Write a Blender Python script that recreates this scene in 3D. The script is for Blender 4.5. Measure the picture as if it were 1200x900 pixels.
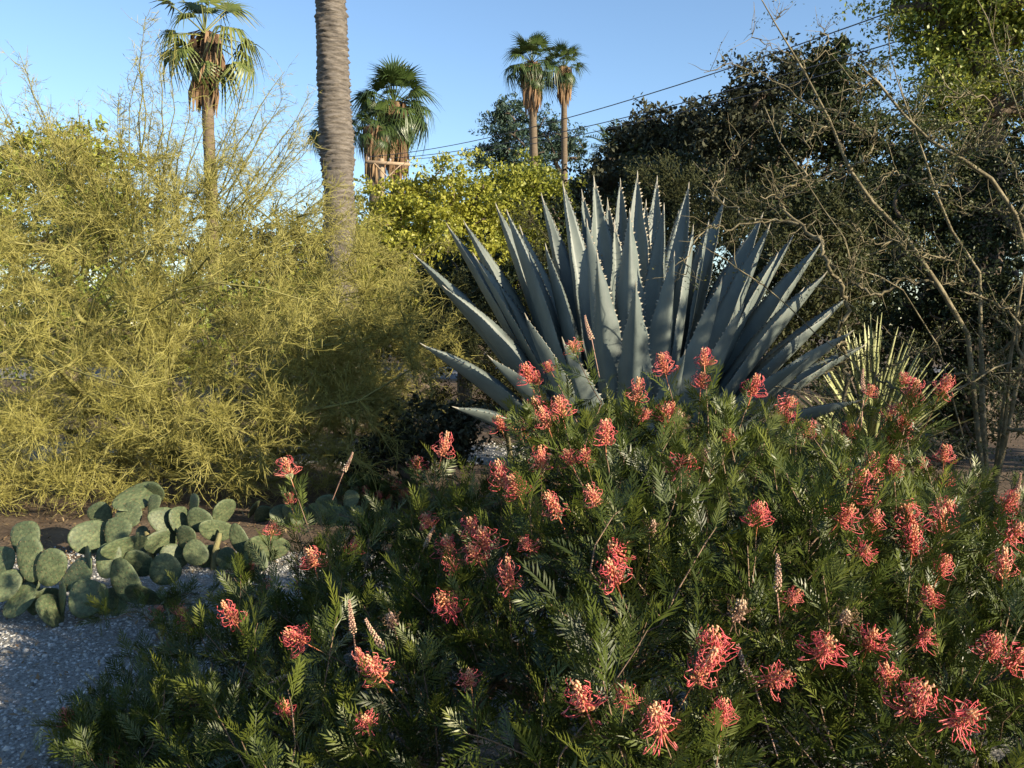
import bpy, math
import numpy as np
from mathutils import Matrix, Vector

for o in list(bpy.data.objects):
    bpy.data.objects.remove(o)
S = bpy.context.scene
COL = S.collection
R = np.random.default_rng

# ------------------------------------------------------------------ camera
F = 1040.0                      # focal length in photo pixels (1200 wide)
EYE = 1.6
PITCH = math.atan((450 - 380) / F)
cam = bpy.data.cameras.new('camera')
cam.sensor_width = 36
cam.lens = 36 * F / 1200
cam.clip_start = 0.05
cam.clip_end = 3000
co = bpy.data.objects.new('camera', cam)
COL.objects.link(co)
co.location = (0, 0, EYE)
co.rotation_euler = (math.pi / 2 - PITCH, 0, 0)
S.camera = co

# ------------------------------------------------------------------ sky, sun, exposure
SUN_AZ = math.radians(124)      # clockwise from +Y (view direction)
SUN_EL = math.radians(20.5)
w = bpy.data.worlds.new('World')
S.world = w
w.use_nodes = True
nt = w.node_tree
bg = nt.nodes['Background']
sky = nt.nodes.new('ShaderNodeTexSky')
sky.sky_type = 'NISHITA'
sky.sun_disc = False
sky.sun_elevation = SUN_EL
sky.sun_rotation = SUN_AZ
sky.air_density = 1.0
sky.dust_density = 0.1
sky.ozone_density = 3.0
nt.links.new(sky.outputs[0], bg.inputs[0])
bg.inputs[1].default_value = 0.095
SUNV = np.array([math.sin(SUN_AZ) * math.cos(SUN_EL), math.cos(SUN_AZ) * math.cos(SUN_EL), math.sin(SUN_EL)])
sl = bpy.data.lights.new('sun', 'SUN')
sl.energy = 5.0
sl.angle = math.radians(0.5)
sl.color = (1.0, 0.86, 0.64)
so = bpy.data.objects.new('sun', sl)
COL.objects.link(so)
so.location = (6, -6, 12)
so.rotation_euler = Vector(SUNV).to_track_quat('Z', 'Y').to_euler()
S.view_settings.view_transform = 'Standard'
S.view_settings.look = 'None'
S.view_settings.gamma = 1
S.view_settings.exposure = 1.25
S.render.engine = 'CYCLES'
S.cycles.max_bounces = 5
S.cycles.diffuse_bounces = 3
S.cycles.glossy_bounces = 2
S.cycles.transmission_bounces = 3


def P(px, py, d):
    """the place seen at photo pixel (px, py) at forward distance d"""
    c, s = math.cos(PITCH), math.sin(PITCH)
    v = (450 - py) / F
    y = c + v * s
    z = -s + v * c
    k = d / y
    return np.array([(px - 600) / F * k, d, EYE + z * k])


# ------------------------------------------------------------------ materials
def new_mat(name):
    m = bpy.data.materials.new(name)
    m.use_nodes = True
    return m, m.node_tree, m.node_tree.nodes['Principled BSDF']


def ramp_node(t, cols):
    r = t.nodes.new('ShaderNodeValToRGB')
    e = r.color_ramp.elements
    while len(e) < len(cols):
        e.new(0.5)
    for i, c in enumerate(cols):
        e[i].position = i / (len(cols) - 1)
        e[i].color = (*c, 1)
    return r


def leaf_mat(name, cols, rough=0.45, trans=0.25, spec=0.5):
    """foliage: colour by per-leaf tint, soft translucency"""
    m, t, b = new_mat(name)
    at = t.nodes.new('ShaderNodeAttribute'); at.attribute_name = 'tint'
    oi = t.nodes.new('ShaderNodeObjectInfo')
    ad = t.nodes.new('ShaderNodeMath'); ad.operation = 'ADD'
    fr = t.nodes.new('ShaderNodeMath'); fr.operation = 'PINGPONG'; fr.inputs[1].default_value = 1
    ob = t.nodes.new('ShaderNodeMath'); ob.operation = 'MULTIPLY'; ob.inputs[1].default_value = 0.35
    t.links.new(oi.outputs['Random'], ob.inputs[0])
    t.links.new(at.outputs['Fac'], ad.inputs[0]); t.links.new(ob.outputs[0], ad.inputs[1])
    t.links.new(ad.outputs[0], fr.inputs[0])
    r = ramp_node(t, cols)
    t.links.new(fr.outputs[0], r.inputs[0])
    t.links.new(r.outputs[0], b.inputs['Base Color'])
    b.inputs['Roughness'].default_value = rough
    b.inputs['Specular IOR Level'].default_value = spec
    if trans > 0:
        tr = t.nodes.new('ShaderNodeBsdfTranslucent')
        t.links.new(r.outputs[0], tr.inputs[0])
        mx = t.nodes.new('ShaderNodeMixShader'); mx.inputs[0].default_value = trans
        t.links.new(b.outputs[0], mx.inputs[1]); t.links.new(tr.outputs[0], mx.inputs[2])
        t.links.new(mx.outputs[0], t.nodes['Material Output'].inputs[0])
    return m


def noise_mat(name, cols, scale=8, rough=0.85, detail=6, bump=0.3, bump_scale=None, stretch=(1, 1, 1), bdist=0.02, spec=0.3):
    m, t, b = new_mat(name)
    tc = t.nodes.new('ShaderNodeTexCoord')
    mp = t.nodes.new('ShaderNodeMapping'); mp.inputs['Scale'].default_value = stretch
    t.links.new(tc.outputs['Object'], mp.inputs[0])
    n = t.nodes.new('ShaderNodeTexNoise'); n.inputs['Scale'].default_value = scale
    n.inputs['Detail'].default_value = detail; n.inputs['Roughness'].default_value = 0.65
    t.links.new(mp.outputs[0], n.inputs['Vector'])
    mr = t.nodes.new('ShaderNodeMapRange')
    mr.inputs[1].default_value = 0.28; mr.inputs[2].default_value = 0.72
    t.links.new(n.outputs[0], mr.inputs[0])
    r = ramp_node(t, cols)
    t.links.new(mr.outputs[0], r.inputs[0]); t.links.new(r.outputs[0], b.inputs['Base Color'])
    b.inputs['Roughness'].default_value = rough
    b.inputs['Specular IOR Level'].default_value = spec
    if bump:
        n2 = t.nodes.new('ShaderNodeTexNoise'); n2.inputs['Scale'].default_value = bump_scale or scale * 4
        n2.inputs['Detail'].default_value = 5
        t.links.new(mp.outputs[0], n2.inputs['Vector'])
        bp = t.nodes.new('ShaderNodeBump'); bp.inputs['Strength'].default_value = bump
        bp.inputs['Distance'].default_value = bdist
        t.links.new(n2.outputs[0], bp.inputs['Height']); t.links.new(bp.outputs[0], b.inputs['Normal'])
    return m


M = {}
M['soil'] = noise_mat('soil', [(0.046, 0.029, 0.018), (0.104, 0.072, 0.046), (0.176, 0.130, 0.085)], 3.0, 0.95, 10, 0.8, 30)
M['gravel_bed'] = noise_mat('gravel_bed', [(0.084, 0.077, 0.063), (0.210, 0.203, 0.182), (0.322, 0.315, 0.294)], 45, 0.9, 8, 1.0, 70)
M['stone'] = leaf_mat('stone', [(0.111, 0.098, 0.076), (0.238, 0.230, 0.212), (0.357, 0.357, 0.340), (0.527, 0.518, 0.493)], 0.8, 0, 0.3)
M['litter'] = leaf_mat('litter', [(0.068, 0.038, 0.019), (0.180, 0.112, 0.053), (0.255, 0.188, 0.098)], 0.8, 0.1)
M['asphalt'] = noise_mat('asphalt', [(0.12, 0.12, 0.125), (0.19, 0.19, 0.2)], 4, 0.85, 8, 0.2)
M['agave'] = noise_mat('agave', [(0.066, 0.084, 0.081), (0.114, 0.137, 0.125), (0.176, 0.198, 0.170)], 3.2, 0.5, 7, 0.12, 40, (1, 1, 0.5), 0.004, 0.4)
def agave_wear(m):
    t = m.node_tree; b = t.nodes['Principled BSDF']
    src = b.inputs['Base Color'].links[0].from_socket
    tc = t.nodes.new('ShaderNodeTexCoord')
    mp = t.nodes.new('ShaderNodeMapping'); mp.inputs['Scale'].default_value = (1, 1, 0.35)
    t.links.new(tc.outputs['Object'], mp.inputs[0])
    n = t.nodes.new('ShaderNodeTexNoise'); n.inputs['Scale'].default_value = 22; n.inputs['Detail'].default_value = 9; n.inputs['Roughness'].default_value = 0.75
    t.links.new(mp.outputs[0], n.inputs['Vector'])
    r = t.nodes.new('ShaderNodeValToRGB')
    r.color_ramp.elements[0].position = 0.6; r.color_ramp.elements[1].position = 0.72
    r.color_ramp.elements[0].color = (0, 0, 0, 1); r.color_ramp.elements[1].color = (0.55, 0.55, 0.55, 1)
    t.links.new(n.outputs[0], r.inputs[0])
    mx = t.nodes.new('ShaderNodeMixRGB'); mx.inputs[2].default_value = (0.16, 0.13, 0.08, 1)
    t.links.new(r.outputs[0], mx.inputs[0]); t.links.new(src, mx.inputs[1])
    t.links.new(mx.outputs[0], b.inputs['Base Color'])


agave_wear(M['agave'])
M['tooth'] = noise_mat('tooth', [(0.2, 0.17, 0.12), (0.36, 0.34, 0.28)], 30, 0.6, 2, 0)
M['gleaf'] = leaf_mat('gleaf', [(0.022, 0.034, 0.006), (0.055, 0.075, 0.012), (0.12, 0.135, 0.022), (0.26, 0.24, 0.05)], 0.42, 0.15, 0.35)
M['gstem'] = noise_mat('gstem', [(0.11, 0.07, 0.045), (0.26, 0.17, 0.11)], 30, 0.8, 4, 0.3)
M['style'] = leaf_mat('style', [(0.6, 0.06, 0.09), (0.8, 0.16, 0.16), (0.88, 0.34, 0.25)], 0.4, 0.25)
M['perianth'] = leaf_mat('perianth', [(0.6, 0.17, 0.09), (0.72, 0.32, 0.16), (0.74, 0.47, 0.27)], 0.5, 0.25)
M['bud'] = leaf_mat('bud', [(0.36, 0.2, 0.14), (0.5, 0.3, 0.22), (0.55, 0.45, 0.28)], 0.6, 0.15)
M['pv_twig'] = leaf_mat('pv_twig', [(0.126, 0.119, 0.027), (0.207, 0.194, 0.045), (0.284, 0.261, 0.070), (0.360, 0.320, 0.104)], 0.6, 0.2, 0.3)
M['pv_bark'] = noise_mat('pv_bark', [(0.07, 0.06, 0.02), (0.17, 0.16, 0.05), (0.24, 0.22, 0.07)], 6, 0.75, 5, 0.3)
M['pad'] = noise_mat('pad', [(0.026, 0.038, 0.018), (0.07, 0.092, 0.045), (0.15, 0.168, 0.08)], 11, 0.55, 6, 0.15, 60, (1, 1, 1), 0.004)
agave_wear(M['pad'])
M['pad_old'] = noise_mat('pad_old', [(0.121, 0.094, 0.039), (0.198, 0.176, 0.077), (0.165, 0.165, 0.072)], 25, 0.7, 6, 0.4)
M['spine'] = noise_mat('spine', [(0.100, 0.065, 0.030), (0.200, 0.160, 0.090)], 60, 0.7, 2, 0)
M['palm_bark'] = noise_mat('palm_bark', [(0.043, 0.036, 0.032), (0.137, 0.119, 0.101), (0.245, 0.216, 0.187)], 5, 0.9, 9, 0.8, 26, (1, 1, 6), 0.03)
M['palm_bark_far'] = noise_mat('palm_bark_far', [(0.084, 0.063, 0.042), (0.168, 0.126, 0.084)], 4, 0.9, 5, 0.4, 12, (1, 1, 5))
M['frond'] = leaf_mat('frond', [(0.028, 0.052, 0.014), (0.052, 0.084, 0.020), (0.088, 0.120, 0.032)], 0.4, 0.15)
M['frond_yellow'] = leaf_mat('frond_yellow', [(0.07, 0.1, 0.025), (0.14, 0.17, 0.04), (0.24, 0.23, 0.07)], 0.45, 0.2)
M['dead_frond'] = leaf_mat('dead_frond', [(0.090, 0.045, 0.022), (0.180, 0.105, 0.053), (0.285, 0.188, 0.098)], 0.8, 0.15)
M['bark'] = noise_mat('bark', [(0.06, 0.045, 0.032), (0.15, 0.115, 0.085)], 8, 0.9, 6, 0.6, 25, (1, 1, 0.4))
M['ygreen'] = leaf_mat('ygreen', [(0.125, 0.150, 0.018), (0.213, 0.231, 0.027), (0.312, 0.312, 0.044), (0.375, 0.350, 0.056)], 0.5, 0.28)
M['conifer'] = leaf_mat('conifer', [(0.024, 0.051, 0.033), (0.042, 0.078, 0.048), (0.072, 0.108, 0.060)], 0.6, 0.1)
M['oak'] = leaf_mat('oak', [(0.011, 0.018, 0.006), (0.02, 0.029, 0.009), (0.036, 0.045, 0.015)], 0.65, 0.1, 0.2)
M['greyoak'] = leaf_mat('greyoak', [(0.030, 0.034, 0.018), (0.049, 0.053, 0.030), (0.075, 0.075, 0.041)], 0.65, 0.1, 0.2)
M['gold'] = leaf_mat('gold', [(0.098, 0.137, 0.023), (0.195, 0.234, 0.035), (0.370, 0.351, 0.058)], 0.5, 0.25)
M['thorn_bark'] = noise_mat('thorn_bark', [(0.06, 0.05, 0.026), (0.15, 0.125, 0.07), (0.3, 0.26, 0.17)], 9, 0.8, 6, 0.4)
M['thorn_leaf'] = leaf_mat('thorn_leaf', [(0.028, 0.04, 0.009), (0.055, 0.068, 0.015), (0.11, 0.108, 0.028)], 0.55, 0.2)
M['dry'] = leaf_mat('dry', [(0.025, 0.031, 0.010), (0.048, 0.054, 0.018), (0.08, 0.076, 0.028)], 0.65, 0.1, 0.2)
M['yucca'] = leaf_mat('yucca', [(0.2, 0.22, 0.09), (0.34, 0.36, 0.16), (0.46, 0.47, 0.24)], 0.45, 0.2)
M['wood'] = noise_mat('wood', [(0.2, 0.14, 0.09), (0.38, 0.29, 0.2)], 5, 0.85, 6, 0.3, 20, (1, 1, 0.3))
M['wire'] = noise_mat('wire', [(0.05, 0.05, 0.055), (0.09, 0.09, 0.1)], 4, 0.6, 2, 0)
M['ceramic'] = noise_mat('ceramic', [(0.25, 0.2, 0.17), (0.35, 0.3, 0.26)], 9, 0.3, 2, 0)


# ------------------------------------------------------------------ mesh helpers
def mesh(name, V, faces, mat, tint=None, smooth=False):
    V = np.asarray(V, dtype=np.float32)
    faces = [np.asarray(f, dtype=np.int32) for f in faces if len(f)]
    me = bpy.data.meshes.new(name)
    me.vertices.add(len(V)); me.vertices.foreach_set('co', V.ravel())
    tot = np.concatenate([np.full(len(f), f.shape[1], np.int32) for f in faces])
    loops = np.concatenate([f.ravel() for f in faces])
    me.loops.add(len(loops)); me.loops.foreach_set('vertex_index', loops)
    me.polygons.add(len(tot))
    me.polygons.foreach_set('loop_start', np.concatenate([[0], np.cumsum(tot)[:-1]]).astype(np.int32))
    if smooth:
        me.polygons.foreach_set('use_smooth', np.ones(len(tot), dtype=bool))
    me.update(calc_edges=True)
    if tint is not None:
        a = me.attributes.new('tint', 'FLOAT', 'POINT')
        a.data.foreach_set('value', np.asarray(tint, dtype=np.float32))
    me.materials.append(mat)
    return me


def link(name, me, parent=None, loc=(0, 0, 0), mat4=None):
    o = bpy.data.objects.new(name, me)
    COL.objects.link(o)
    if mat4 is not None:
        o.matrix_world = mat4
    else:
        o.location = loc
    if parent is not None:
        o.parent = parent
    return o


def thing(name, label, cat, loc=(0, 0, 0), group=None):
    o = bpy.data.objects.new(name, None)
    COL.objects.link(o)
    o.empty_display_size = 0.2
    o.location = loc
    tag(o, label, cat, group)
    return o


def tag(o, label, cat, group=None):
    o['label'] = label; o['category'] = cat
    if group:
        o['group'] = group


class Soup:
    """collects vertex arrays, faces and tints"""
    def __init__(s):
        s.V = []; s.Q = []; s.T = []; s.tint = []; s.n = 0

    def add(s, V, Q=None, T=None, tint=0.0):
        V = np.asarray(V).reshape(-1, 3)
        if Q is not None and len(Q): s.Q.append(np.asarray(Q) + s.n)
        if T is not None and len(T): s.T.append(np.asarray(T) + s.n)
        s.V.append(V)
        t = np.asarray(tint, dtype=float)
        s.tint.append(np.full(len(V), float(t)) if t.ndim == 0 else t)
        s.n += len(V)

    def build(s, name, mat, parent=None, loc=(0, 0, 0), smooth=False, kind=None):
        me = s.me(name, mat, smooth, loc)
        o = link(name, me, parent)
        if parent is None:
            o.location = loc
        else:
            o.location = (0, 0, 0)
        if kind: o['kind'] = kind
        return o

    def me(s, name, mat, smooth=False, loc=(0, 0, 0)):
        V = np.concatenate(s.V) - np.asarray(loc)
        f = []
        if s.Q: f.append(np.concatenate(s.Q))
        if s.T: f.append(np.concatenate(s.T))
        return mesh(name, V, f, mat, np.concatenate(s.tint), smooth)


def unit(a):
    return a / np.maximum(np.linalg.norm(a, axis=-1, keepdims=True), 1e-9)


def tubes(polys, rad, sides=4):
    """polys (N,K,3), rad (N,K) -> verts, quads"""
    polys = np.asarray(polys, float); rad = np.asarray(rad, float)
    N, K, _ = polys.shape
    t = unit(np.gradient(polys, axis=1))
    ref = np.where(np.abs(unit(polys[:, -1] - polys[:, 0])[:, 2:3]) > 0.8, np.array([[1., 0.1, 0]]), np.array([[0.05, 0, 1.]]))
    u = unit(np.cross(t, ref[:, None, :]))
    v = np.cross(t, u)
    a = np.arange(sides) * 2 * np.pi / sides
    V = polys[:, :, None, :] + rad[:, :, None, None] * (np.cos(a)[None, None, :, None] * u[:, :, None, :] + np.sin(a)[None, None, :, None] * v[:, :, None, :])
    i = np.arange(N)[:, None, None] * K * sides + np.arange(K - 1)[None, :, None] * sides
    j = np.arange(sides)[None, None, :]; j2 = (j + 1) % sides
    Q = np.stack([i + j, i + j2, i + sides + j2, i + sides + j], -1).reshape(-1, 4)
    return V.reshape(-1, 3), Q


def stamp(tv, mats, offs):
    """template verts (k,3), mats (N,3,3) columns = axes, offs (N,3)"""
    return (np.einsum('nij,kj->nki', mats, tv) + offs[:, None, :])


def rep_faces(f, n, k):
    f = np.asarray(f)
    return (np.arange(n)[:, None, None] * k + f[None]).reshape(-1, f.shape[1])


def rand_dirs(rng, n):
    return unit(rng.normal(size=(n, 3)))


def leaf_quads(rng, C, L, W, updir=0.5, dirs=None, fold=0.15):
    """diamond leaves at centres C"""
    n = len(C)
    d = rand_dirs(rng, n) if dirs is None else unit(dirs + 0.5 * rng.normal(size=(n, 3)))
    nr = rand_dirs(rng, n); nr[:, 2] = np.abs(nr[:, 2]) + updir
    s = unit(np.cross(d, nr)); up = np.cross(s, d)
    L = np.asarray(L) * (0.6 + 0.7 * rng.random(n)); W = L * W
    L = L[:, None]; W = W[:, None]
    V = np.stack([C - d * L * 0.5, C + s * W * 0.5 + up * W * fold, C + d * L * 0.5, C - s * W * 0.5 + up * W * fold], 1)
    Q = np.arange(n * 4).reshape(-1, 4)
    return V.reshape(-1, 3), Q


def skeleton(rng, trunk, targets, K=7, wander=0.12, rtip=0.006, expo=2.2, lift=0.1, steep=0.35, rmax=None):
    """trunk: list of polylines (each (k,3)). Returns list of (polys (N,K,3), rad (N,K))."""
    nodes = []; par = []; dirs = []
    polys = []; ids = []
    root = np.array(trunk[0][0])
    for tr in trunk:
        tr = np.asarray(tr, float)
        i = np.linspace(0, len(tr) - 1, K)
        pts = np.stack([np.interp(i, np.arange(len(tr)), tr[:, c]) for c in range(3)], 1)
        s0 = len(nodes); tg = unit(np.gradient(pts, axis=0))
        own = []
        for k in range(K):
            nodes.append(pts[k]); dirs.append(tg[k]); par.append(-1 if k == 0 else s0 + k - 1); own.append(s0 + k)
        polys.append(pts); ids.append(own)
    nodes = list(nodes)
    cap = len(nodes) + len(targets) * K + 5
    A = np.zeros((cap, 3)); A[:len(nodes)] = nodes
    D = np.zeros((cap, 3)); D[:len(nodes)] = dirs
    n = len(nodes)
    order = np.argsort(np.linalg.norm(targets - root, axis=1))
    for ti in order:
        p = targets[ti]
        dv = p - A[:n]
        L = np.linalg.norm(dv, axis=1)
        cosang = (dv * D[:n]).sum(1) / np.maximum(L, 1e-6)
        q = int(np.argmin(L * (1.25 - steep * cosang)))
        b = A[q]; ln = np.linalg.norm(p - b)
        c = b + D[q] * ln * 0.4 + np.array([0, 0, lift * ln]) + rng.normal(size=3) * wander * ln
        t = np.linspace(0, 1, K)[:, None]
        pts = (1 - t) ** 2 * b + 2 * t * (1 - t) * c + t ** 2 * p
        pts[1:-1] += rng.normal(size=(K - 2, 3)) * wander * 0.12 * ln
        tg = unit(np.gradient(pts, axis=0))
        own = [q]; last = q
        for k in range(1, K):
            A[n] = pts[k]; D[n] = tg[k]; par.append(last); last = n; own.append(n); n += 1
        polys.append(pts); ids.append(own)
    cnt = np.zeros(n)
    for own in ids[len(trunk):]:
        cnt[own[-1]] += 1
    for tr_i in range(len(trunk)):
        cnt[ids[tr_i][-1]] += 1
    for i in range(n - 1, 0, -1):
        if par[i] >= 0: cnt[par[i]] += cnt[i]
    r = rtip * np.maximum(cnt, 1) ** (1 / expo)
    if rmax: r = np.minimum(r, rmax)
    polys = np.stack(polys)
    rad = np.stack([r[np.array(o)] for o in ids])
    for k in range(len(rad)):
        if k >= len(trunk): rad[k, 0] = min(rad[k, 0], rad[k, 1] * 1.15)
    rad[len(trunk):, -1] *= 0.6
    return polys, rad


# ------------------------------------------------------------------ ground
def sheet(name, outline, z, mat, rng=None, kind='structure'):
    V = np.array([(x, y, z) for x, y in outline])
    me = bpy.data.meshes.new(name)
    me.from_pydata([tuple(v) for v in V], [], [list(range(len(V)))])
    me.materials.append(mat)
    o = link(name, me)
    o['kind'] = kind
    return o


sheet('ground', [(-900, -400), (900, -400), (900, 1500), (-900, 1500)], 0.0, M['soil'])
rng = R(3)


def wobble(pts, amp, n=8, seed=1):
    g = R(seed); out = []
    for i in range(len(pts)):
        a = np.array(pts[i]); b = np.array(pts[(i + 1) % len(pts)])
        for k in range(n):
            out.append(tuple(a + (b - a) * k / n + g.normal(size=2) * amp))
    return out


bed = wobble([(-9, -4), (6, -4), (2.5, 1.0), (1.5, 5.2), (-0.3, 6.0), (-2.0, 6.1), (-4.2, 5.7), (-9, 5.6)], 0.06, 14, 4)
sheet('gravel_bed', bed, 0.004, M['gravel_bed'])
path2 = wobble([(-9, 9.9), (-2.5, 10.2), (0.0, 10.0), (0.3, 11.6), (-2.5, 12.2), (-9, 12)], 0.08, 8, 5)
sheet('gravel_path', path2, 0.004, M['gravel_bed'])
sheet('road', [(-60, 26), (40, 26), (40, 33), (-60, 33)], 0.006, M['asphalt'])

ICO_V = []
ph = (1 + 5 ** 0.5) / 2
for a in (-1, 1):
    for b in (-ph, ph):
        ICO_V += [(0, a, b), (a, b, 0), (b, 0, a)]
ICO_V = unit(np.array(ICO_V, float))
ICO_T = []
for i in range(12):
    for j in range(i + 1, 12):
        for k in range(j + 1, 12):
            dd = [np.linalg.norm(ICO_V[x] - ICO_V[y]) for x, y in ((i, j), (j, k), (i, k))]
            if max(dd) < 1.1:
                nrm = np.cross(ICO_V[j] - ICO_V[i], ICO_V[k] - ICO_V[i])
                ICO_T.append((i, j, k) if nrm @ ICO_V[i] > 0 else (i, k, j))


OCT_V = np.array([(1, 0, 0), (-1, 0, 0), (0, 1, 0), (0, -1, 0), (0, 0, 1), (0, 0, -1)], float)
OCT_T = [(0, 2, 4), (2, 1, 4), (1, 3, 4), (3, 0, 4), (2, 0, 5), (1, 2, 5), (3, 1, 5), (0, 3, 5)]


def pebbles(rng, xy, size, z0=0.0, tv=OCT_V, tf=OCT_T):
    n = len(xy); kv = len(tv)
    q = unit(rng.normal(size=(n, 3, 3)))
    u = q[:, 0]; v = unit(np.cross(u, q[:, 1])); ww = np.cross(u, v)
    mats = np.stack([u, v, ww], 2) * (size[:, None, None] * (0.6 + 0.7 * rng.random((n, 1, 3))))
    V = stamp(tv, mats, np.zeros((n, 3)))
    V *= (0.75 + 0.5 * rng.random((n, kv, 1)))
    V[:, :, 2] *= 0.75
    V += np.column_stack([xy, z0 + size * 0.35])[:, None, :]
    t = np.repeat(np.clip(rng.normal(0.5, 0.25, n), 0, 0.99), kv)
    return V.reshape(-1, 3), rep_faces(tf, n, kv), t


st = Soup()
n = 21000
d = 2.7 + (6.15 - 2.7) * rng.random(n) ** 0.8
px = rng.uniform(-60, 520, n)
xy = np.column_stack([(px - 600) / F * d, d + rng.normal(0, .05, n)])
V, T, t = pebbles(rng, xy, rng.uniform(0.004, 0.012, n) * (1 + 0.9 * (rng.random(n) > 0.96)))
st.add(V, T=T, tint=t)
n = 1500
xy = np.column_stack([rng.uniform(-5, 0.2, n), rng.uniform(10.0, 12.0, n)])
V, T, t = pebbles(rng, xy, rng.uniform(0.012, 0.028, n)); st.add(V, T=T, tint=t)
o = st.build('gravel', M['stone'], kind='stuff')
tag(o, 'pale crushed stone gravel spread between the cacti and the flowering shrub', 'gravel')

lt = Soup()
n = 9000
d = rng.uniform(2.7, 10, n)
px = rng.uniform(-60, 640, n)
keep = (d > 5.7) | (rng.random(n) < 0.3)
C = np.column_stack([(px - 600) / F * d, d, rng.uniform(0.012, 0.03, n)])[keep]
V, Q = leaf_quads(rng, C, 0.04, 0.35, 6.0, dirs=np.column_stack([rng.normal(size=(len(C), 2)), np.zeros(len(C))]))
lt.add(V, Q, tint=np.repeat(rng.random(len(C)), 4))
o = lt.build('leaf_litter', M['litter'], kind='stuff')
tag(o, 'dry brown leaf litter on the soil under the yellow-green shrubby tree', 'leaf litter')


# ------------------------------------------------------------------ generic trees
def tree(name, label, cat, base, lobes, mat, seed, ntar=90, per=260, leaf=0.09, lw=0.55, spread=0.4, trunk_r=0.16,
         bark='bark', group=None, shell=0.55, updir=0.5, lean=(0, 0), inner=0.25, stem_h=None):
    rng = R(seed)
    base = np.array(base, float)
    root = thing(name, label, cat, base, group)
    lobes = np.array(lobes, float)
    vol = lobes[:, 3] * lobes[:, 4] + lobes[:, 3] * lobes[:, 5]
    pick = rng.choice(len(lobes), ntar, p=vol / vol.sum())
    dr = rand_dirs(rng, ntar)
    rr = np.where(rng.random(ntar) < inner, rng.random(ntar) ** 0.5 * shell, shell + (1 - shell) * rng.random(ntar))
    T = lobes[pick, :3] + dr * lobes[pick, 3:6] * rr[:, None]
    T = T[T[:, 2] > base[2] + 0.25]
    cen = lobes[:, :3].mean(0)
    top = base + np.array([lean[0], lean[1], 0]) + (cen - base) * np.array([0.6, 0.6, 0.8 if stem_h is None else stem_h])
    tr = [np.array([base, base + (top - base) * 0.35 + rng.normal(size=3) * 0.08, base + (top - base) * 0.7 + rng.normal(size=3) * 0.1, top])]
    polys, rad = skeleton(rng, tr, T, K=6, rtip=trunk_r / len(T) ** (1 / 2.2), wander=0.12)
    V, Q = tubes(polys, rad, 5)
    s = Soup(); s.add(V, Q)
    s.build('trunk', M[bark], root, base, smooth=True)
    per_n = rng.poisson(per * 0.46, len(T)); leaf *= 1.34
    idx = np.repeat(np.arange(len(T)), per_n)
    sc = spread * (0.6 + 0.8 * rng.random(len(T)))
    sub = T[:, None] + rng.normal(size=(len(T), 7, 3)) * (sc[:, None, None] * np.array([1, 1, 0.75]))
    C = sub[idx, rng.integers(0, 7, len(idx))] + rng.normal(size=(len(idx), 3)) * sc[idx][:, None] * np.array([0.36, 0.36, 0.22])
    C = C[C[:, 2] > base[2] + 0.08]; idx = idx[:len(C)]
    V, Q = leaf_quads(rng, C, leaf, lw, updir)
    # tint: each clump has its own leaf age, each leaf a little of its own
    ct = rng.random(len(T))
    t = np.clip(0.25 * ct[idx] + 0.4 * rng.random(len(idx)), 0, 0.64)
    s = Soup(); s.add(V, Q, tint=np.repeat(t, 4))
    c = s.build('crown', mat, root, base)
    return root


def dup(root, label=None, loc=None, rotz=0.0, scale=None):
    r = root.copy(); COL.objects.link(r)
    if loc is not None: r.location = loc
    r.rotation_euler = (0, 0, rotz)
    if scale is not None: r.scale = scale
    if label: r['label'] = label
    for ch in root.children:
        c = ch.copy(); COL.objects.link(c); c.parent = r
        for g in ch.children:
            e = g.copy(); COL.objects.link(e); e.parent = c
    return r


def G(px, d):
    return np.array([(px - 600) / F * d, d, 0.0])


def lobes_px(lst):
    """(px, py, d, rx_px, rz_px) -> lobes"""
    out = []
    for px, py, d, rx, rz in lst:
        p = P(px, py, d); k = d / F
        out.append((*p, rx * k, max(rx, rz) * k * 0.9, rz * k))
    return out


# yellow-green trees behind the agave
tree('yellow_green_tree', 'rounded yellow-green tree next to the tall bare palm trunk', 'tree', G(495, 22),
     lobes_px([(470, 250, 22, 50, 45), (530, 225, 22, 42, 40), (505, 300, 21, 65, 60), (450, 300, 21.5, 40, 60), (550, 270, 22, 30, 50), (480, 350, 21.5, 60, 40)]),
     M['ygreen'], 11, 190, 460, 0.075, 0.6, 0.26, 0.2)
tree('yellow_green_tree', 'darker yellow-green tree below the conifer with twin palms', 'tree', G(605, 25),
     lobes_px([(590, 235, 25, 40, 40), (625, 225, 25, 32, 35), (600, 290, 24, 60, 60), (650, 260, 25, 30, 40), (570, 330, 24, 50, 50)]),
     M['ygreen'], 12, 160, 460, 0.08, 0.6, 0.28, 0.2)
tree('yellow_green_bush', 'small yellow-green bush at the foot of the tall bare palm trunk', 'bush', G(408, 17),
     lobes_px([(415, 300, 17, 35, 55), (395, 345, 17, 45, 50), (440, 360, 17, 40, 50)]),
     M['ygreen'], 13, 70, 260, 0.08, 0.55, 0.2, 0.1)
# conifer under the twin palms
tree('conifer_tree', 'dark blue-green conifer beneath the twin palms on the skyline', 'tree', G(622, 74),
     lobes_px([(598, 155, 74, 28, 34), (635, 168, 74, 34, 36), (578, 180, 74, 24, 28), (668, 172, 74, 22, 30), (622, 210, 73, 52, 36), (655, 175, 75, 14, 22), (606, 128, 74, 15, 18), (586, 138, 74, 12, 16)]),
     M['conifer'], 14, 170, 330, 0.26, 0.3, 0.5, 0.5)
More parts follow.
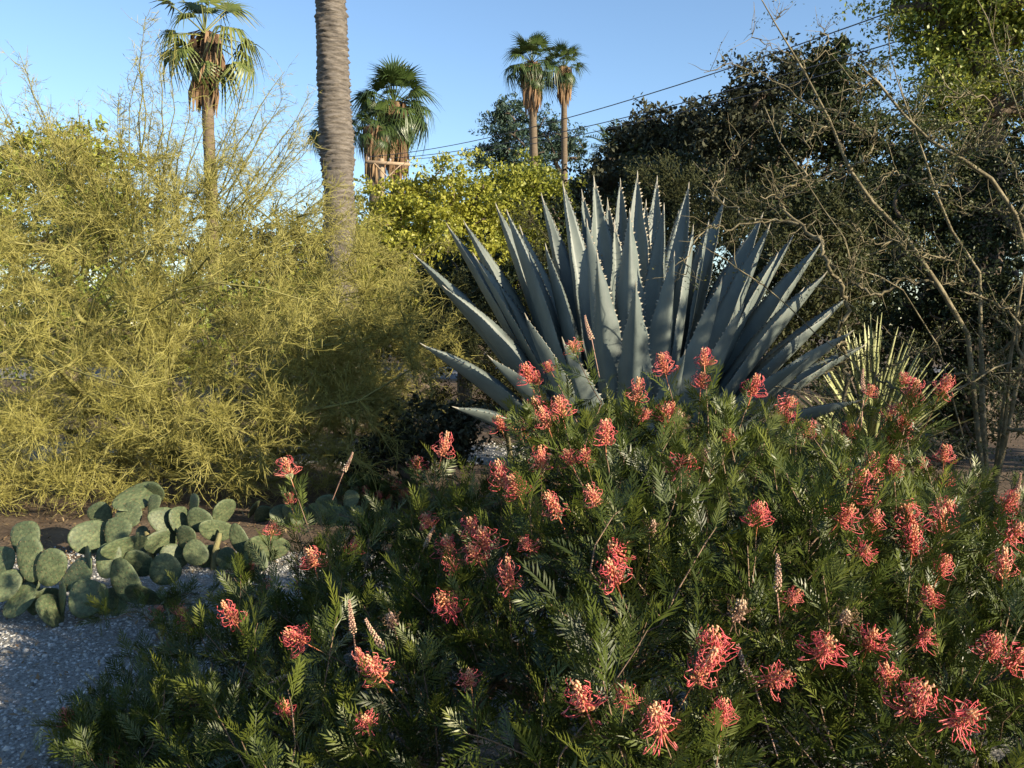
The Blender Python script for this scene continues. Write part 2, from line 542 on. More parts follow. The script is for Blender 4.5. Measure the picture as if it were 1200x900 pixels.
# dark trees along the right
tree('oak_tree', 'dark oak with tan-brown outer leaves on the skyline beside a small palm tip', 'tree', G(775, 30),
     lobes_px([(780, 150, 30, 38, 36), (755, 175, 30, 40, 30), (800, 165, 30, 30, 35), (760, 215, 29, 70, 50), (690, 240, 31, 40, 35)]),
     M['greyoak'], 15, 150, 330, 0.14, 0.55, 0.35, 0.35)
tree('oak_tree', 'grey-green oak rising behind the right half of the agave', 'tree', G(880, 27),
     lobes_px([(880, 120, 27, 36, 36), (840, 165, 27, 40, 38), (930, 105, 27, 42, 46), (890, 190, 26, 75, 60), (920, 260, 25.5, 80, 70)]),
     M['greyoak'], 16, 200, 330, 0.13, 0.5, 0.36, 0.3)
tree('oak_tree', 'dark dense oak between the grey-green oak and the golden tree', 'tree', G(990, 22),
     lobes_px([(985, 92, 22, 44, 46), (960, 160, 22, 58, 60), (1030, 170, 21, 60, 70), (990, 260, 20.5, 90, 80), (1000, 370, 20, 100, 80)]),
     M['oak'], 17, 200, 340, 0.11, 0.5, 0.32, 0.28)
tree('golden_tree', 'tall tree with golden-green sunlit top leaves reaching over the thorny shrub', 'tree', G(1150, 12.5),
     lobes_px([(1090, 20, 12.5, 62, 52), (1160, 30, 12, 60, 60), (1120, -60, 12.5, 90, 60), (1200, -20, 12, 80, 80), (1230, 70, 12, 60, 70), (1120, 110, 12, 50, 45)]),
     M['gold'], 18, 300, 380, 0.05, 0.5, 0.24, 0.25)
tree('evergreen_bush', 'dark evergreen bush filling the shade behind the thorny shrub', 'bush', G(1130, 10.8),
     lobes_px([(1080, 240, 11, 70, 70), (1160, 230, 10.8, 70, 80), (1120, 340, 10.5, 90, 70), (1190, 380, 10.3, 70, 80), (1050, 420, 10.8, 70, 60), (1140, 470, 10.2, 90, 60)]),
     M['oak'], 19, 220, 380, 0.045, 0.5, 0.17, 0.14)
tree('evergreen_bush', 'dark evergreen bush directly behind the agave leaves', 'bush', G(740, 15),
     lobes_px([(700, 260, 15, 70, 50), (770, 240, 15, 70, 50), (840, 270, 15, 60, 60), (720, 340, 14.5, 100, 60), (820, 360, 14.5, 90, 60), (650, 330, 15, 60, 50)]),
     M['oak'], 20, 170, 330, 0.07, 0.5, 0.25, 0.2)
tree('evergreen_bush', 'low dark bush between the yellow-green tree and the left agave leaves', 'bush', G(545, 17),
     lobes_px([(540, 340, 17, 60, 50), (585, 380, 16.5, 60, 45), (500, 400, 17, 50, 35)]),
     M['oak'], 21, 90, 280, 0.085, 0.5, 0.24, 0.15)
# trees behind the palo verde
tree('garden_tree', 'green tree top showing behind the wispy twigs at the palo verde crown', 'tree', G(80, 24),
     lobes_px([(60, 185, 24, 60, 40), (120, 190, 24, 50, 40), (10, 200, 24, 50, 45), (80, 260, 23, 110, 70)]),
     M['gold'], 22, 110, 280, 0.11, 0.55, 0.33, 0.25)
tree('garden_tree', 'brownish thin tree behind the palo verde near the tall palm trunk', 'tree', G(330, 28),
     lobes_px([(335, 265, 28, 32, 28), (300, 290, 28, 40, 40), (365, 290, 28, 25, 40), (330, 340, 27, 70, 50)]),
     M['dry'], 23, 90, 220, 0.11, 0.5, 0.33, 0.22)
tree('garden_tree', 'broad low tree in the distance behind the palo verde', 'tree', G(200, 36),
     lobes_px([(180, 275, 36, 90, 45), (270, 290, 36, 70, 45), (400, 320, 36, 70, 40), (100, 320, 36, 100, 50), (300, 350, 35, 120, 40), (-40, 330, 36, 90, 50), (60, 365, 35, 130, 30), (250, 372, 35, 120, 26)]),
     M['greyoak'], 24, 160, 260, 0.17, 0.5, 0.6, 0.3)
tree('garden_tree', 'dark distant hedge-like tree beyond the road', 'tree', G(560, 42),
     lobes_px([(480, 340, 42, 80, 45), (600, 345, 42, 80, 45), (720, 340, 42, 80, 50), (420, 360, 42, 60, 30)]),
     M['oak'], 25, 100, 240, 0.2, 0.5, 0.8, 0.3)
# trees to the right of the frame that keep the corner in shade
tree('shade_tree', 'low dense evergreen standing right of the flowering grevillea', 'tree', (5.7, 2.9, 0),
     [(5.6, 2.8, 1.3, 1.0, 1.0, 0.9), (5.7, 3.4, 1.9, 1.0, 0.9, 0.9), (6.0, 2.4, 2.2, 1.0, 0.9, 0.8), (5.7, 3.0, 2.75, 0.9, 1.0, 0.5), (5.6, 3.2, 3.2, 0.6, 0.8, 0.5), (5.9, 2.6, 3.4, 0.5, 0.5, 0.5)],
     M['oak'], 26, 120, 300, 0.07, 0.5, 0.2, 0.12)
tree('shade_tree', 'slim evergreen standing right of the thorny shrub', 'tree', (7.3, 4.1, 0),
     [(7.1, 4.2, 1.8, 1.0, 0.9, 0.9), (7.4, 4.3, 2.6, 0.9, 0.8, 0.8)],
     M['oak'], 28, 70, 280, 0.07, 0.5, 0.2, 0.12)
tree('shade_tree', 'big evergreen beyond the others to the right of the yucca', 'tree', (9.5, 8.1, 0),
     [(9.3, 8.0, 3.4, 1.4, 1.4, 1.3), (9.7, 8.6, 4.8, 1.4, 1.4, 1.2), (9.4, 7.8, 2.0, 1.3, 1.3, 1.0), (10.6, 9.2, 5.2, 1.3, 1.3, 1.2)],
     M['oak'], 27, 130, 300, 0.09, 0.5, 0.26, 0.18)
tree('evergreen_bush', 'hedge-like bush added to darken the gaps behind the palo verde twigs', 'bush', G(210, 14.5),  # added hedge, keeps bright background from showing through the twigs
     lobes_px([(60, 370, 14.5, 110, 60), (200, 380, 14.5, 110, 60), (340, 390, 14.5, 90, 60), (-30, 400, 14.5, 80, 60)]),
     M['gold'], 31, 110, 260, 0.075, 0.5, 0.25, 0.12)
tree('evergreen_bush', 'added low bush standing in for the dark shade under the left agave leaves', 'bush', G(480, 7.9),  # added bush, stands in for shaded low agave leaves over the bare soil
     lobes_px([(450, 530, 8.0, 40, 35), (500, 510, 7.9, 45, 40), (545, 500, 7.8, 35, 35), (420, 560, 8.0, 30, 20)]),
     M['greyoak'], 32, 70, 260, 0.045, 0.5, 0.1, 0.05)
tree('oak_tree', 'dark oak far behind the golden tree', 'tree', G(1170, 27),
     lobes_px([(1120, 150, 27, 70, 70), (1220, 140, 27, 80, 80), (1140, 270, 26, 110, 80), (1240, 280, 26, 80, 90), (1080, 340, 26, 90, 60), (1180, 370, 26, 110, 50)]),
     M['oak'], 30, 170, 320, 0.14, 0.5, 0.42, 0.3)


# ------------------------------------------------------------------ palms
def frond_mesh(seed, nseg=20, droop=0.35, petiole=1.05, blade=0.85, mat=None):
    rng = R(seed)
    s = Soup()
    k = 6
    t = np.linspace(0, 1, k)
    pl = np.column_stack([t * petiole, np.zeros(k), 0.10 * np.sin(t * 1.6) * petiole])
    V, Q = tubes(pl[None], np.linspace(0.028, 0.014, k)[None], 3)
    s.add(V, Q, tint=0.6)
    hub = pl[-1]
    for i in range(nseg):
        a = math.radians(-105 + 210 * (i + 0.5) / nseg) + rng.normal(0, 0.03)
        L = blade * (0.75 + 0.25 * math.cos(a * 0.75)) * rng.uniform(0.9, 1.08)
        dirv = np.array([math.cos(a), math.sin(a), 0.0])
        side = np.array([-math.sin(a), math.cos(a), 0.0])
        wd = math.radians(210 / nseg) * 0.62
        tt = np.array([0.04, 0.45, 0.72, 1.0])
        c = hub + dirv * (tt * L)[:, None]
        dr = droop * rng.uniform(0.6, 1.9)
        c[:, 2] += 0.1 * abs(math.sin(a)) * tt * L - dr * L * np.maximum(0, tt - 0.35) ** 1.7 * 1.6
        wv = np.array([0.02, 0.40 * wd * L, 0.2 * wd * L, 0.004])
        z = np.array([0, 0.35, 0.25, 0])
        A = c + side * wv[:, None]; B = c - side * wv[:, None]
        A[:, 2] += wv * z; B[:, 2] += wv * z
        V = np.concatenate([A, c, B])
        Q = []
        for j in range(3):
            Q += [(j, 4 + j, 5 + j, j + 1), (4 + j, 8 + j, 9 + j, 5 + j)]
        s.add(V, Q, tint=rng.random() * 0.6)
    return s.me('frond', mat or M['frond'])


FR = {k: [frond_mesh(40 + i, droop=dr, mat=M[k]) for i, dr in enumerate((0.35, 0.8, 1.2))] for k in ('frond', 'frond_yellow')}


def rotm(yaw, pitch, roll=0.0):
    return (Matrix.Rotation(yaw, 4, 'Z') @ Matrix.Rotation(-pitch, 4, 'Y') @ Matrix.Rotation(roll, 4, 'X'))


def palm(label, base, top, r0, r1, seed, nfr=34, size=1.0, skirt=(1.5, 0.45, 90), mat='frond', lo=-65, group=None, name='fan_palm'):
    rng = R(seed)
    base = np.array(base, float); top = np.array(top, float)
    root = thing(name, label, 'palm tree', base, group)
    k = 40
    t = np.linspace(0, 1, k)
    pl = base + (top - base) * t[:, None] + np.column_stack([0.15 * np.sin(t * 3), 0 * t, 0 * t]) * (1 - t)[:, None]
    rad = r0 + (r1 - r0) * t + 0.012 * np.sin(np.arange(k) * 2.4); rad[-1] *= 0.35; rad[-2] *= 0.7
    V, Q = tubes(pl[None], rad[None], 10)
    s = Soup(); s.add(V, Q)
    s.build('trunk', M['palm_bark_far'], root, base, smooth=False)
    if skirt:
        ln, rs, n = skirt
        s = Soup()
        for i in range(n):
            a = rng.random() * 6.283
            z0 = top[2] + 0.1 - rng.random() ** 1.2 * ln * 0.75
            h = ln * rng.uniform(0.3, 0.55)
            rr = rs * rng.uniform(0.55, 1.0) * (1 - 0.45 * (top[2] - z0) / ln)
            dirv = np.array([math.cos(a), math.sin(a), 0]); sd = np.array([-math.sin(a), math.cos(a), 0])
            cx = np.interp(z0, [base[2], top[2]], [base[0], top[0]]); cy = np.interp(z0, [base[2], top[2]], [base[1], top[1]])
            for j in range(5):
                o_ = rng.normal(0, 0.16) * size
                c = np.array([[cx, cy, z0]] * 4) + dirv * np.array([r1 * 0.8, rr, rr * 0.98, rr * 0.8])[:, None] + sd * (o_ * np.array([0.1, .7, 1, 1.1]))[:, None]
                c[:, 2] += np.array([0.05, -0.08, -0.5 * h, -h * rng.uniform(0.8, 1.2)])
                wv = np.array([0.02, 0.05, 0.06, 0.012]) * size
                V = np.concatenate([c + sd * wv[:, None], c - sd * wv[:, None]])
                s.add(V, [(q, q + 4, q + 5, q + 1) for q in range(3)], tint=rng.random() * 0.64)
        s.build('dead_frond_skirt', M['dead_frond'], root, base)
    for i in range(nfr):
        u = (i + 0.5) / nfr
        pitch = math.radians(82 + (lo - 82) * u ** 0.9 + rng.normal(0, 13))
        yaw = i * 2.39996 + rng.normal(0, 0.35)
        v = FR[mat][0 if u < 0.35 else (1 if u < 0.75 else 2)]
        sc = size * rng.uniform(0.7, 1.12)
        zz = top[2] - base[2] - 0.25 * size * u + 0.1
        m4 = Matrix.Translation((top[0] - base[0], top[1] - base[1], zz)) @ rotm(yaw, pitch, rng.normal(0, 0.25)) @ Matrix.Scale(sc, 4)
        o = bpy.data.objects.new('frond', v); COL.objects.link(o); o.parent = root
        o.matrix_local = m4
    return root


palm('fan palm with yellowing fronds above the wispy palo verde twigs', G(250, 26), P(240, 40, 26), 0.2, 0.15, 51, 24, 1.0, (2.0, 0.46, 60), 'frond_yellow', -55)
palm('thick fan palm with a heavy brown skirt behind the pole crossarm', G(466, 45), P(462, 122, 45), 0.34, 0.3, 52, 64, 1.2, (3.4, 0.85, 150), 'frond', -60)
palm('fan palm partly hidden behind the tall bare palm trunk', G(390, 47), P(393, 152, 47), 0.34, 0.3, 53, 34, 0.9, (2.4, 0.6, 70), 'frond', -50)
palm('smaller fan palm crowding the left side of the thick skirted palm', G(437, 43.5), P(440, 150, 43.5), 0.34, 0.3, 54, 30, 0.85, (2.8, 0.65, 90), 'frond', -60)
palm('taller palm of the twin pair above the conifer', G(629, 60), P(623, 74, 60), 0.3, 0.24, 55, 46, 1.2, (3.0, 0.72, 110), 'frond', -60)
palm('shorter slimmer palm of the twin pair above the conifer', G(660, 63), P(661, 80, 63), 0.26, 0.2, 56, 34, 1.05, (2.4, 0.6, 80), 'frond', -55)

# small date palm tip
rng = R(57)
base = G(716, 48); top = P(716, 176, 48)
root = thing('date_palm', 'small feathery palm tip on the skyline beside the dark oak', 'palm tree', base)
s = Soup(); V, Q = tubes(np.array([[base, (base + top) / 2, top]]), np.array([[0.3, 0.27, 0.25]]), 8); s.add(V, Q)
s.build('trunk', M['palm_bark_far'], root, base)
s = Soup()
k = 14
tt = np.linspace(0, 1, k)
spn = np.column_stack([tt * 1.5, 0 * tt, 0.5 * tt - 0.75 * tt ** 2.2])
V, Q = tubes(spn[None], np.linspace(0.025, 0.006, k)[None], 3); s.add(V, Q, tint=0.4)
for j in range(1, k):
    for sd in (-1, 1):
        a = spn[j]; L = 0.45 * math.sin(0.35 + 2.5 * tt[j])
        b = a + np.array([0.5, sd * 0.85, 0.12]) * L
        m_ = (a + b) / 2 + np.array([0.03, 0, 0.02])
        s.add([a, m_, b, (a + b) / 2 - np.array([0.03, 0, 0])], [(0, 1, 2, 3)], tint=rng.random() * 0.5)
pf = s.me('frond', M['frond'])
for i in range(26):
    o = bpy.data.objects.new('frond', pf); COL.objects.link(o); o.parent = root
    o.matrix_local = Matrix.Translation(tuple(top - base)) @ rotm(i * 2.4, math.radians(70 - 95 * i / 26), 0) @ Matrix.Scale(rng.uniform(0.9, 1.15), 4)


# tall bare palm trunk (its crown is above the picture)
def big_palm():
    rng = R(61)
    base = P(402, 500, 14); base[2] = 0
    root = thing('tall_palm', 'tall palm with a thick ringed grey bare trunk rising out of the palo verde', 'palm tree', base)
    H = 11.5
    n, a_n = 620, 30
    z = np.linspace(0, H, n)
    a = np.arange(a_n) * 2 * math.pi / a_n
    cx = np.interp(z, [0, 4, H], [0, -0.02, -0.25]) + 0.02 * np.sin(z * 0.9)
    r = np.interp(z, [0, 0.8, 3, H], [0.33, 0.255, 0.232, 0.215])
    # leaf scars: overlapping ragged rings
    ph1 = rng.random((8,)) * 6.28
    A, Z = np.meshgrid(a, z)
    warp = 0.018 * np.sin(A + ph1[0]) + 0.014 * np.sin(3 * A + 2.1 * Z + ph1[1]) + 0.012 * np.sin(5 * A - 3.7 * Z + ph1[2]) + 0.01 * np.sin(9 * A + 11 * Z)
    step = 0.085
    f = ((Z + warp) / step + 0.35 * np.sin(Z * 4.1) + 0.2 * np.sin(Z * 9.3 + 2 * A)) % 1.0
    ring = (1 - f) ** 1.3 * np.minimum(1, f * 9)
    rough = rng.normal(size=(n, a_n))
    co_ = rng.random((n // 5 + 2, 12))
    zi = np.linspace(0, co_.shape[0] - 1.01, n); ai = np.linspace(0, 12, a_n, endpoint=False)
    z0 = zi.astype(int); zf = (zi - z0)[:, None]; a0 = ai.astype(int); af = (ai - a0)[None]
    g = lambda zz, aa: co_[zz][:, aa % 12]
    var_ = (g(z0, a0) * (1 - af) + g(z0, a0 + 1) * af) * (1 - zf) + (g(z0 + 1, a0) * (1 - af) + g(z0 + 1, a0 + 1) * af) * zf
    ring = ring * (0.2 + 1.5 * var_)
    r = r + 0.012 * np.sin(z * 1.7) + 0.008 * np.sin(z * 4.3 + 1)
    RR = r[:, None] + 0.036 * ring + 0.007 * rough + 0.01 * np.sin(4 * A + Z * 6)
    V = np.stack([cx[:, None] + RR * np.cos(A), RR * np.sin(A), Z], -1).reshape(-1, 3)
    i = np.arange(n - 1)[:, None] * a_n; j = np.arange(a_n)[None]; j2 = (j + 1) % a_n
    Q = np.stack([i + j, i + j2, i + a_n + j2, i + a_n + j], -1).reshape(-1, 4)
    link('trunk', mesh('trunk', V, [Q], M['palm_bark']), root)
    rng = R(62)
    for q in range(36):
        u = (q + 0.5) / 36
        o = bpy.data.objects.new('frond', FR['frond'][0 if u < 0.35 else (1 if u < 0.75 else 2)]); COL.objects.link(o); o.parent = root
        o.matrix_local = Matrix.Translation((cx[-1], 0, H)) @ rotm(q * 2.4, math.radians(80 - 125 * u), rng.normal(0, .2)) @ Matrix.Scale(1.15, 4)


big_palm()


# ------------------------------------------------------------------ utility pole and wires
def box(s, c, sx, sy, sz, rot=None, tint=0.0):
    v = np.array([(x, y, z) for x in (-.5, .5) for y in (-.5, .5) for z in (-.5, .5)]) * np.array([sx, sy, sz])
    if rot is not None: v = v @ np.array(rot.to_3x3()).T
    s.add(v + np.asarray(c), [(0, 1, 3, 2), (4, 6, 7, 5), (0, 4, 5, 1), (2, 3, 7, 6), (0, 2, 6, 4), (1, 5, 7, 3)], tint=tint)


pd = 37.0
base = G(449, pd)
pole = thing('utility_pole', 'wooden utility pole with a pale crossarm in front of the skirted palms', 'utility pole', base)
ht = P(449, 186, pd)[2]
s = Soup(); V, Q = tubes(np.array([[base, base + [0, 0, ht * 0.5], base + [0, 0, ht]]]), np.array([[0.16, 0.14, 0.12]]), 10); s.add(V, Q)
s.build('post', M['wood'], pole, base, smooth=True)
zc = P(449, 192, pd)[2]
rz = Matrix.Rotation(0.35, 4, 'Z')
ax = np.array([math.cos(0.35), math.sin(0.35), 0])
cc = np.array([P(455, 192, pd)[0], pd - 0.17, zc])
s = Soup(); box(s, cc, 1.85, 0.1, 0.12, rz); s.build('crossarm', M['wood'], pole, base)
for sd in (-1, 1):
    s = Soup()
    V, Q = tubes(np.array([[cc + ax * 0.55 * sd - [0, 0.06, 0.05], cc + ax * 0.28 * sd - [0, 0.06, 0.3], cc + ax * 0.03 * sd - [0, 0.06, 0.55]]]), np.full((1, 3), 0.03), 5)
    s.add(V, Q); s.build('brace', M['wood'], pole, base)
wires = [((-0.8), (960, -16, 17)), ((0.1), (1060, -14, 17)), ((0.82), (1075, 0, 18))]
names = ['uppermost power line crossing the sky toward the pole crossarm', 'middle power line crossing the sky above its close lower neighbour', 'lowest power line crossing the sky just under the middle one']
for (off, (ex, ey, ed)), lb in zip(wires, names):
    a = cc + ax * off + np.array([0, 0, 0.06])
    s = Soup(); V, Q = tubes(np.array([[a, a + [0, 0, .05], a + [0, 0, .1], a + [0, 0, .15]]]), np.array([[0.03, 0.05, 0.05, 0.03]]), 8); s.add(V, Q)
    s.build('insulator', M['ceramic'], pole, base, smooth=True)
    a = a + np.array([0, 0, 0.14])
    b = P(ex, ey, ed); b = a + (b - a) * 1.6
    t = np.linspace(0, 1, 30)[:, None]
    pl = a + (b - a) * t
    pl[:, 2] -= (1.0 * 4 * t * (1 - t))[:, 0]
    s = Soup(); V, Q = tubes(pl[None], np.full((1, 30), 0.0125), 4); s.add(V, Q)
    o = s.build('power_line', M['wire'], None, a, smooth=True)
    tag(o, lb, 'power line', 'power lines')


# ------------------------------------------------------------------ palo verde
def palo_verde():
    rng = R(71)
    base = np.array([-3.5, 9.2, 0.0])
    root = thing('palo_verde', 'broad airy yellow-green palo verde of countless fine twigs', 'tree', base)
    c = np.array([-3.75, 9.0, 1.45]); rad3 = np.array([3.05, 2.3, 2.0])
    n1 = 26
    dr = rand_dirs(rng, n1); dr[:, 2] = np.abs(dr[:, 2]) * 0.8 - 0.1
    T1 = c + unit(dr) * rad3 * (0.55 + 0.3 * rng.random((n1, 1)))
    n2 = 1400
    dr = rand_dirs(rng, n2)
    T2 = c + dr * rad3 * (rng.random((n2, 1)) ** 0.4) * (1 + 0.08 * rng.normal(size=(n2, 1)))
    T2 = T2[T2[:, 2] > 0.12]
    # low skirt of drooping twigs along the front
    n3 = 260
    T3 = np.column_stack([rng.uniform(-6.6, -1.3, n3), 7.0 + rng.random(n3) * 1.1, rng.uniform(0.1, 1.0, n3)])
    T3[:, 1] += np.maximum(0, (T3[:, 0] + 2.2)) * 0.8
    # wispy upright leaders
    top = [(20, 60, 8.2), (35, 105, 8.3), (92, 120, 8.6), (125, 160, 8.4), (110, 190, 8.3), (172, 20, 8.4), (205, 60, 8.5), (180, 110, 8.5), (300, 70, 8.8),
           (335, 85, 8.8), (362, 110, 9), (350, 150, 9), (270, 150, 8.7), (60, 150, 8.2), (0, 120, 8.3), (230, 150, 8.6), (415, 240, 8.8), (480, 290, 8.6), (508, 330, 8.4), (500, 370, 8.3), (140, 120, 8.5), (385, 200, 9), (320, 190, 8.9)]
    T4 = np.array([P(*q) for q in top] + [P(q[0] + rng.normal(0, 30), q[1] + rng.uniform(5, 60), q[2] + rng.normal(0, 0.25)) for q in top for _ in range(2)])
    trunk = []
    for a, ln in ((2.6, 1.1), (0.5, 1.2), (-1.4, 1.0), (1.5, 1.3)):
        e = base + np.array([math.cos(a) * 0.9, math.sin(a) * 0.7, ln])
        trunk.append(np.array([base, base + (e - base) * 0.4 + [0, 0, 0.12], base + (e - base) * 0.75 + [0, 0, 0.1], e]))
    for path in ([(90, 420, 7.9), (110, 350, 7.6), (130, 318, 7.4), (172, 286, 7.2), (235, 268, 7.3), (290, 262, 7.6)], [(195, 380, 7.6), (206, 335, 7.2), (207, 300, 7.1), (225, 268, 7.1), (240, 240, 7.2)],
                 [(150, 390, 7.7), (185, 355, 7.3), (230, 330, 7.2), (300, 335, 7.3), (350, 350, 7.5)], [(40, 410, 7.6), (75, 430, 7.2), (120, 445, 7.0), (155, 455, 6.95)], [(370, 480, 7.6), (420, 470, 7.6), (470, 440, 7.7)]):
        trunk.append(np.array([base] + [P(*q) for q in path]))
    n5 = 200
    T5 = P(425, 420, 8.5) + rng.normal(size=(n5, 3)) * np.array([0.42, 0.55, 0.5])
    T5 = T5[(T5[:, 2] > 0.12) & (T5[:, 2] < 2.3)]
    T6 = P(385, 480, 7.9) + rng.normal(size=(70, 3)) * np.array([0.35, 0.3, 0.3])
    T6 = T6[T6[:, 2] > 0.12]
    allT = np.concatenate([T1, T2, T3, T5, T6])
    polys, rad = skeleton(rng, trunk, allT, K=7, rtip=0.0042, expo=2.25, wander=0.16, lift=0.06, steep=0.45, rmax=0.075)
    # slender upright leaders, rising out of the crown
    lead = []
    for p in T4:
        ln = rng.uniform(0.8, 1.7)
        st0 = p + (c + [0, 0, 0.6] - p) * min(0.6, ln / np.linalg.norm(c - p)) - np.array([0, 0, 0.25])
        k1 = (st0 + p) / 2 + rng.normal(size=3) * 0.09 + np.array([0, 0, -0.08])
        t = np.linspace(0, 1, 7)[:, None]
        lead.append((1 - t) ** 2 * st0 + 2 * t * (1 - t) * k1 + t * t * p + rng.normal(size=(7, 3)) * 0.012)
    polys = np.concatenate([polys, np.array(lead)])
    rad = np.concatenate([rad, np.tile(np.linspace(0.009, 0.0025, 7), (len(lead), 1))])
    V, Q = tubes(polys, rad, 4)
    s = Soup(); s.add(V, Q)
    s.build('trunk', M['pv_bark'], root, base, smooth=True)
    # side twigs on every branch
    br = np.concatenate([polys[len(trunk):], np.array(lead)])
    n = len(br)
    per = 25
    bi = np.repeat(np.arange(n), per)
    u = 0.12 + 0.88 * rng.random(len(bi))
    k = u * 6; k0 = np.minimum(k.astype(int), 5); fr = (k - k0)[:, None]
    st_ = br[bi, k0] * (1 - fr) + br[bi, k0 + 1] * fr
    tg = unit(br[bi, k0 + 1] - br[bi, k0])
    dv = unit(tg * 0.75 + rng.normal(size=(len(bi), 3)) * 0.75 + np.array([0.1, 0, 0.1]))
    L = rng.uniform(0.08, 0.32, len(bi)) * (1.1 - 0.3 * u)
    bend = rng.normal(size=(len(bi), 3)) * 0.10
    t = np.linspace(0, 1, 4)[None, :, None]
    tw = st_[:, None] + dv[:, None] * (L[:, None, None] * t) + bend[:, None] * L[:, None, None] * t * t * 2
    tw[:, 1:3] += rng.normal(size=(len(bi), 2, 3)) * 0.006
    tw[:, :, 2] = np.maximum(tw[:, :, 2], 0.02)
    s = Soup()
    brt = rng.random(n)
    t1 = np.clip(0.28 * brt[bi] + 0.4 * rng.random(len(bi)), 0, 0.64)
    sd = unit(np.cross(dv, rand_dirs(rng, len(bi))))
    wv = np.array([0.0022, 0.002, 0.0016, 0.0009])[None, :, None]
    V = np.stack([tw - sd[:, None] * wv, tw + sd[:, None] * wv], 2).reshape(-1, 3)
    q = np.arange(len(bi))[:, None] * 8 + np.arange(3)[None] * 2
    s.add(V, np.stack([q, q + 1, q + 3, q + 2], -1).reshape(-1, 4), tint=np.repeat(t1, 8))
    # finest twiglets
    m = 5
    ti = np.repeat(np.arange(len(bi)), m)
    u = 0.1 + 0.9 * rng.random(len(ti))
    k = u * 3; k0 = np.minimum(k.astype(int), 2); fr = (k - k0)[:, None]
    a = tw[ti, k0] * (1 - fr) + tw[ti, k0 + 1] * fr
    tg = unit(tw[ti, k0 + 1] - tw[ti, k0])
    dv = unit(tg * 0.8 + rng.normal(size=(len(ti), 3)) * 0.6)
    L = rng.uniform(0.02, 0.085, len(ti))[:, None]
    sd = unit(np.cross(dv, rand_dirs(rng, len(ti)))) * 0.0021
    V = np.stack([a - sd, a + sd, a + dv * L + sd * 0.5, a + dv * L - sd * 0.5], 1)
    V[:, :, 2] = np.maximum(V[:, :, 2], 0.015)
    s.add(V.reshape(-1, 3), np.arange(len(ti) * 4).reshape(-1, 4), tint=np.repeat(np.clip(t1[ti] + rng.normal(0, .06, len(ti)), 0, .64), 4))
    s.build('crown', M['pv_twig'], root, base, kind='stuff')


palo_verde()


# ------------------------------------------------------------------ big agave
AG = np.array([0.86, 6.3, 0.12])


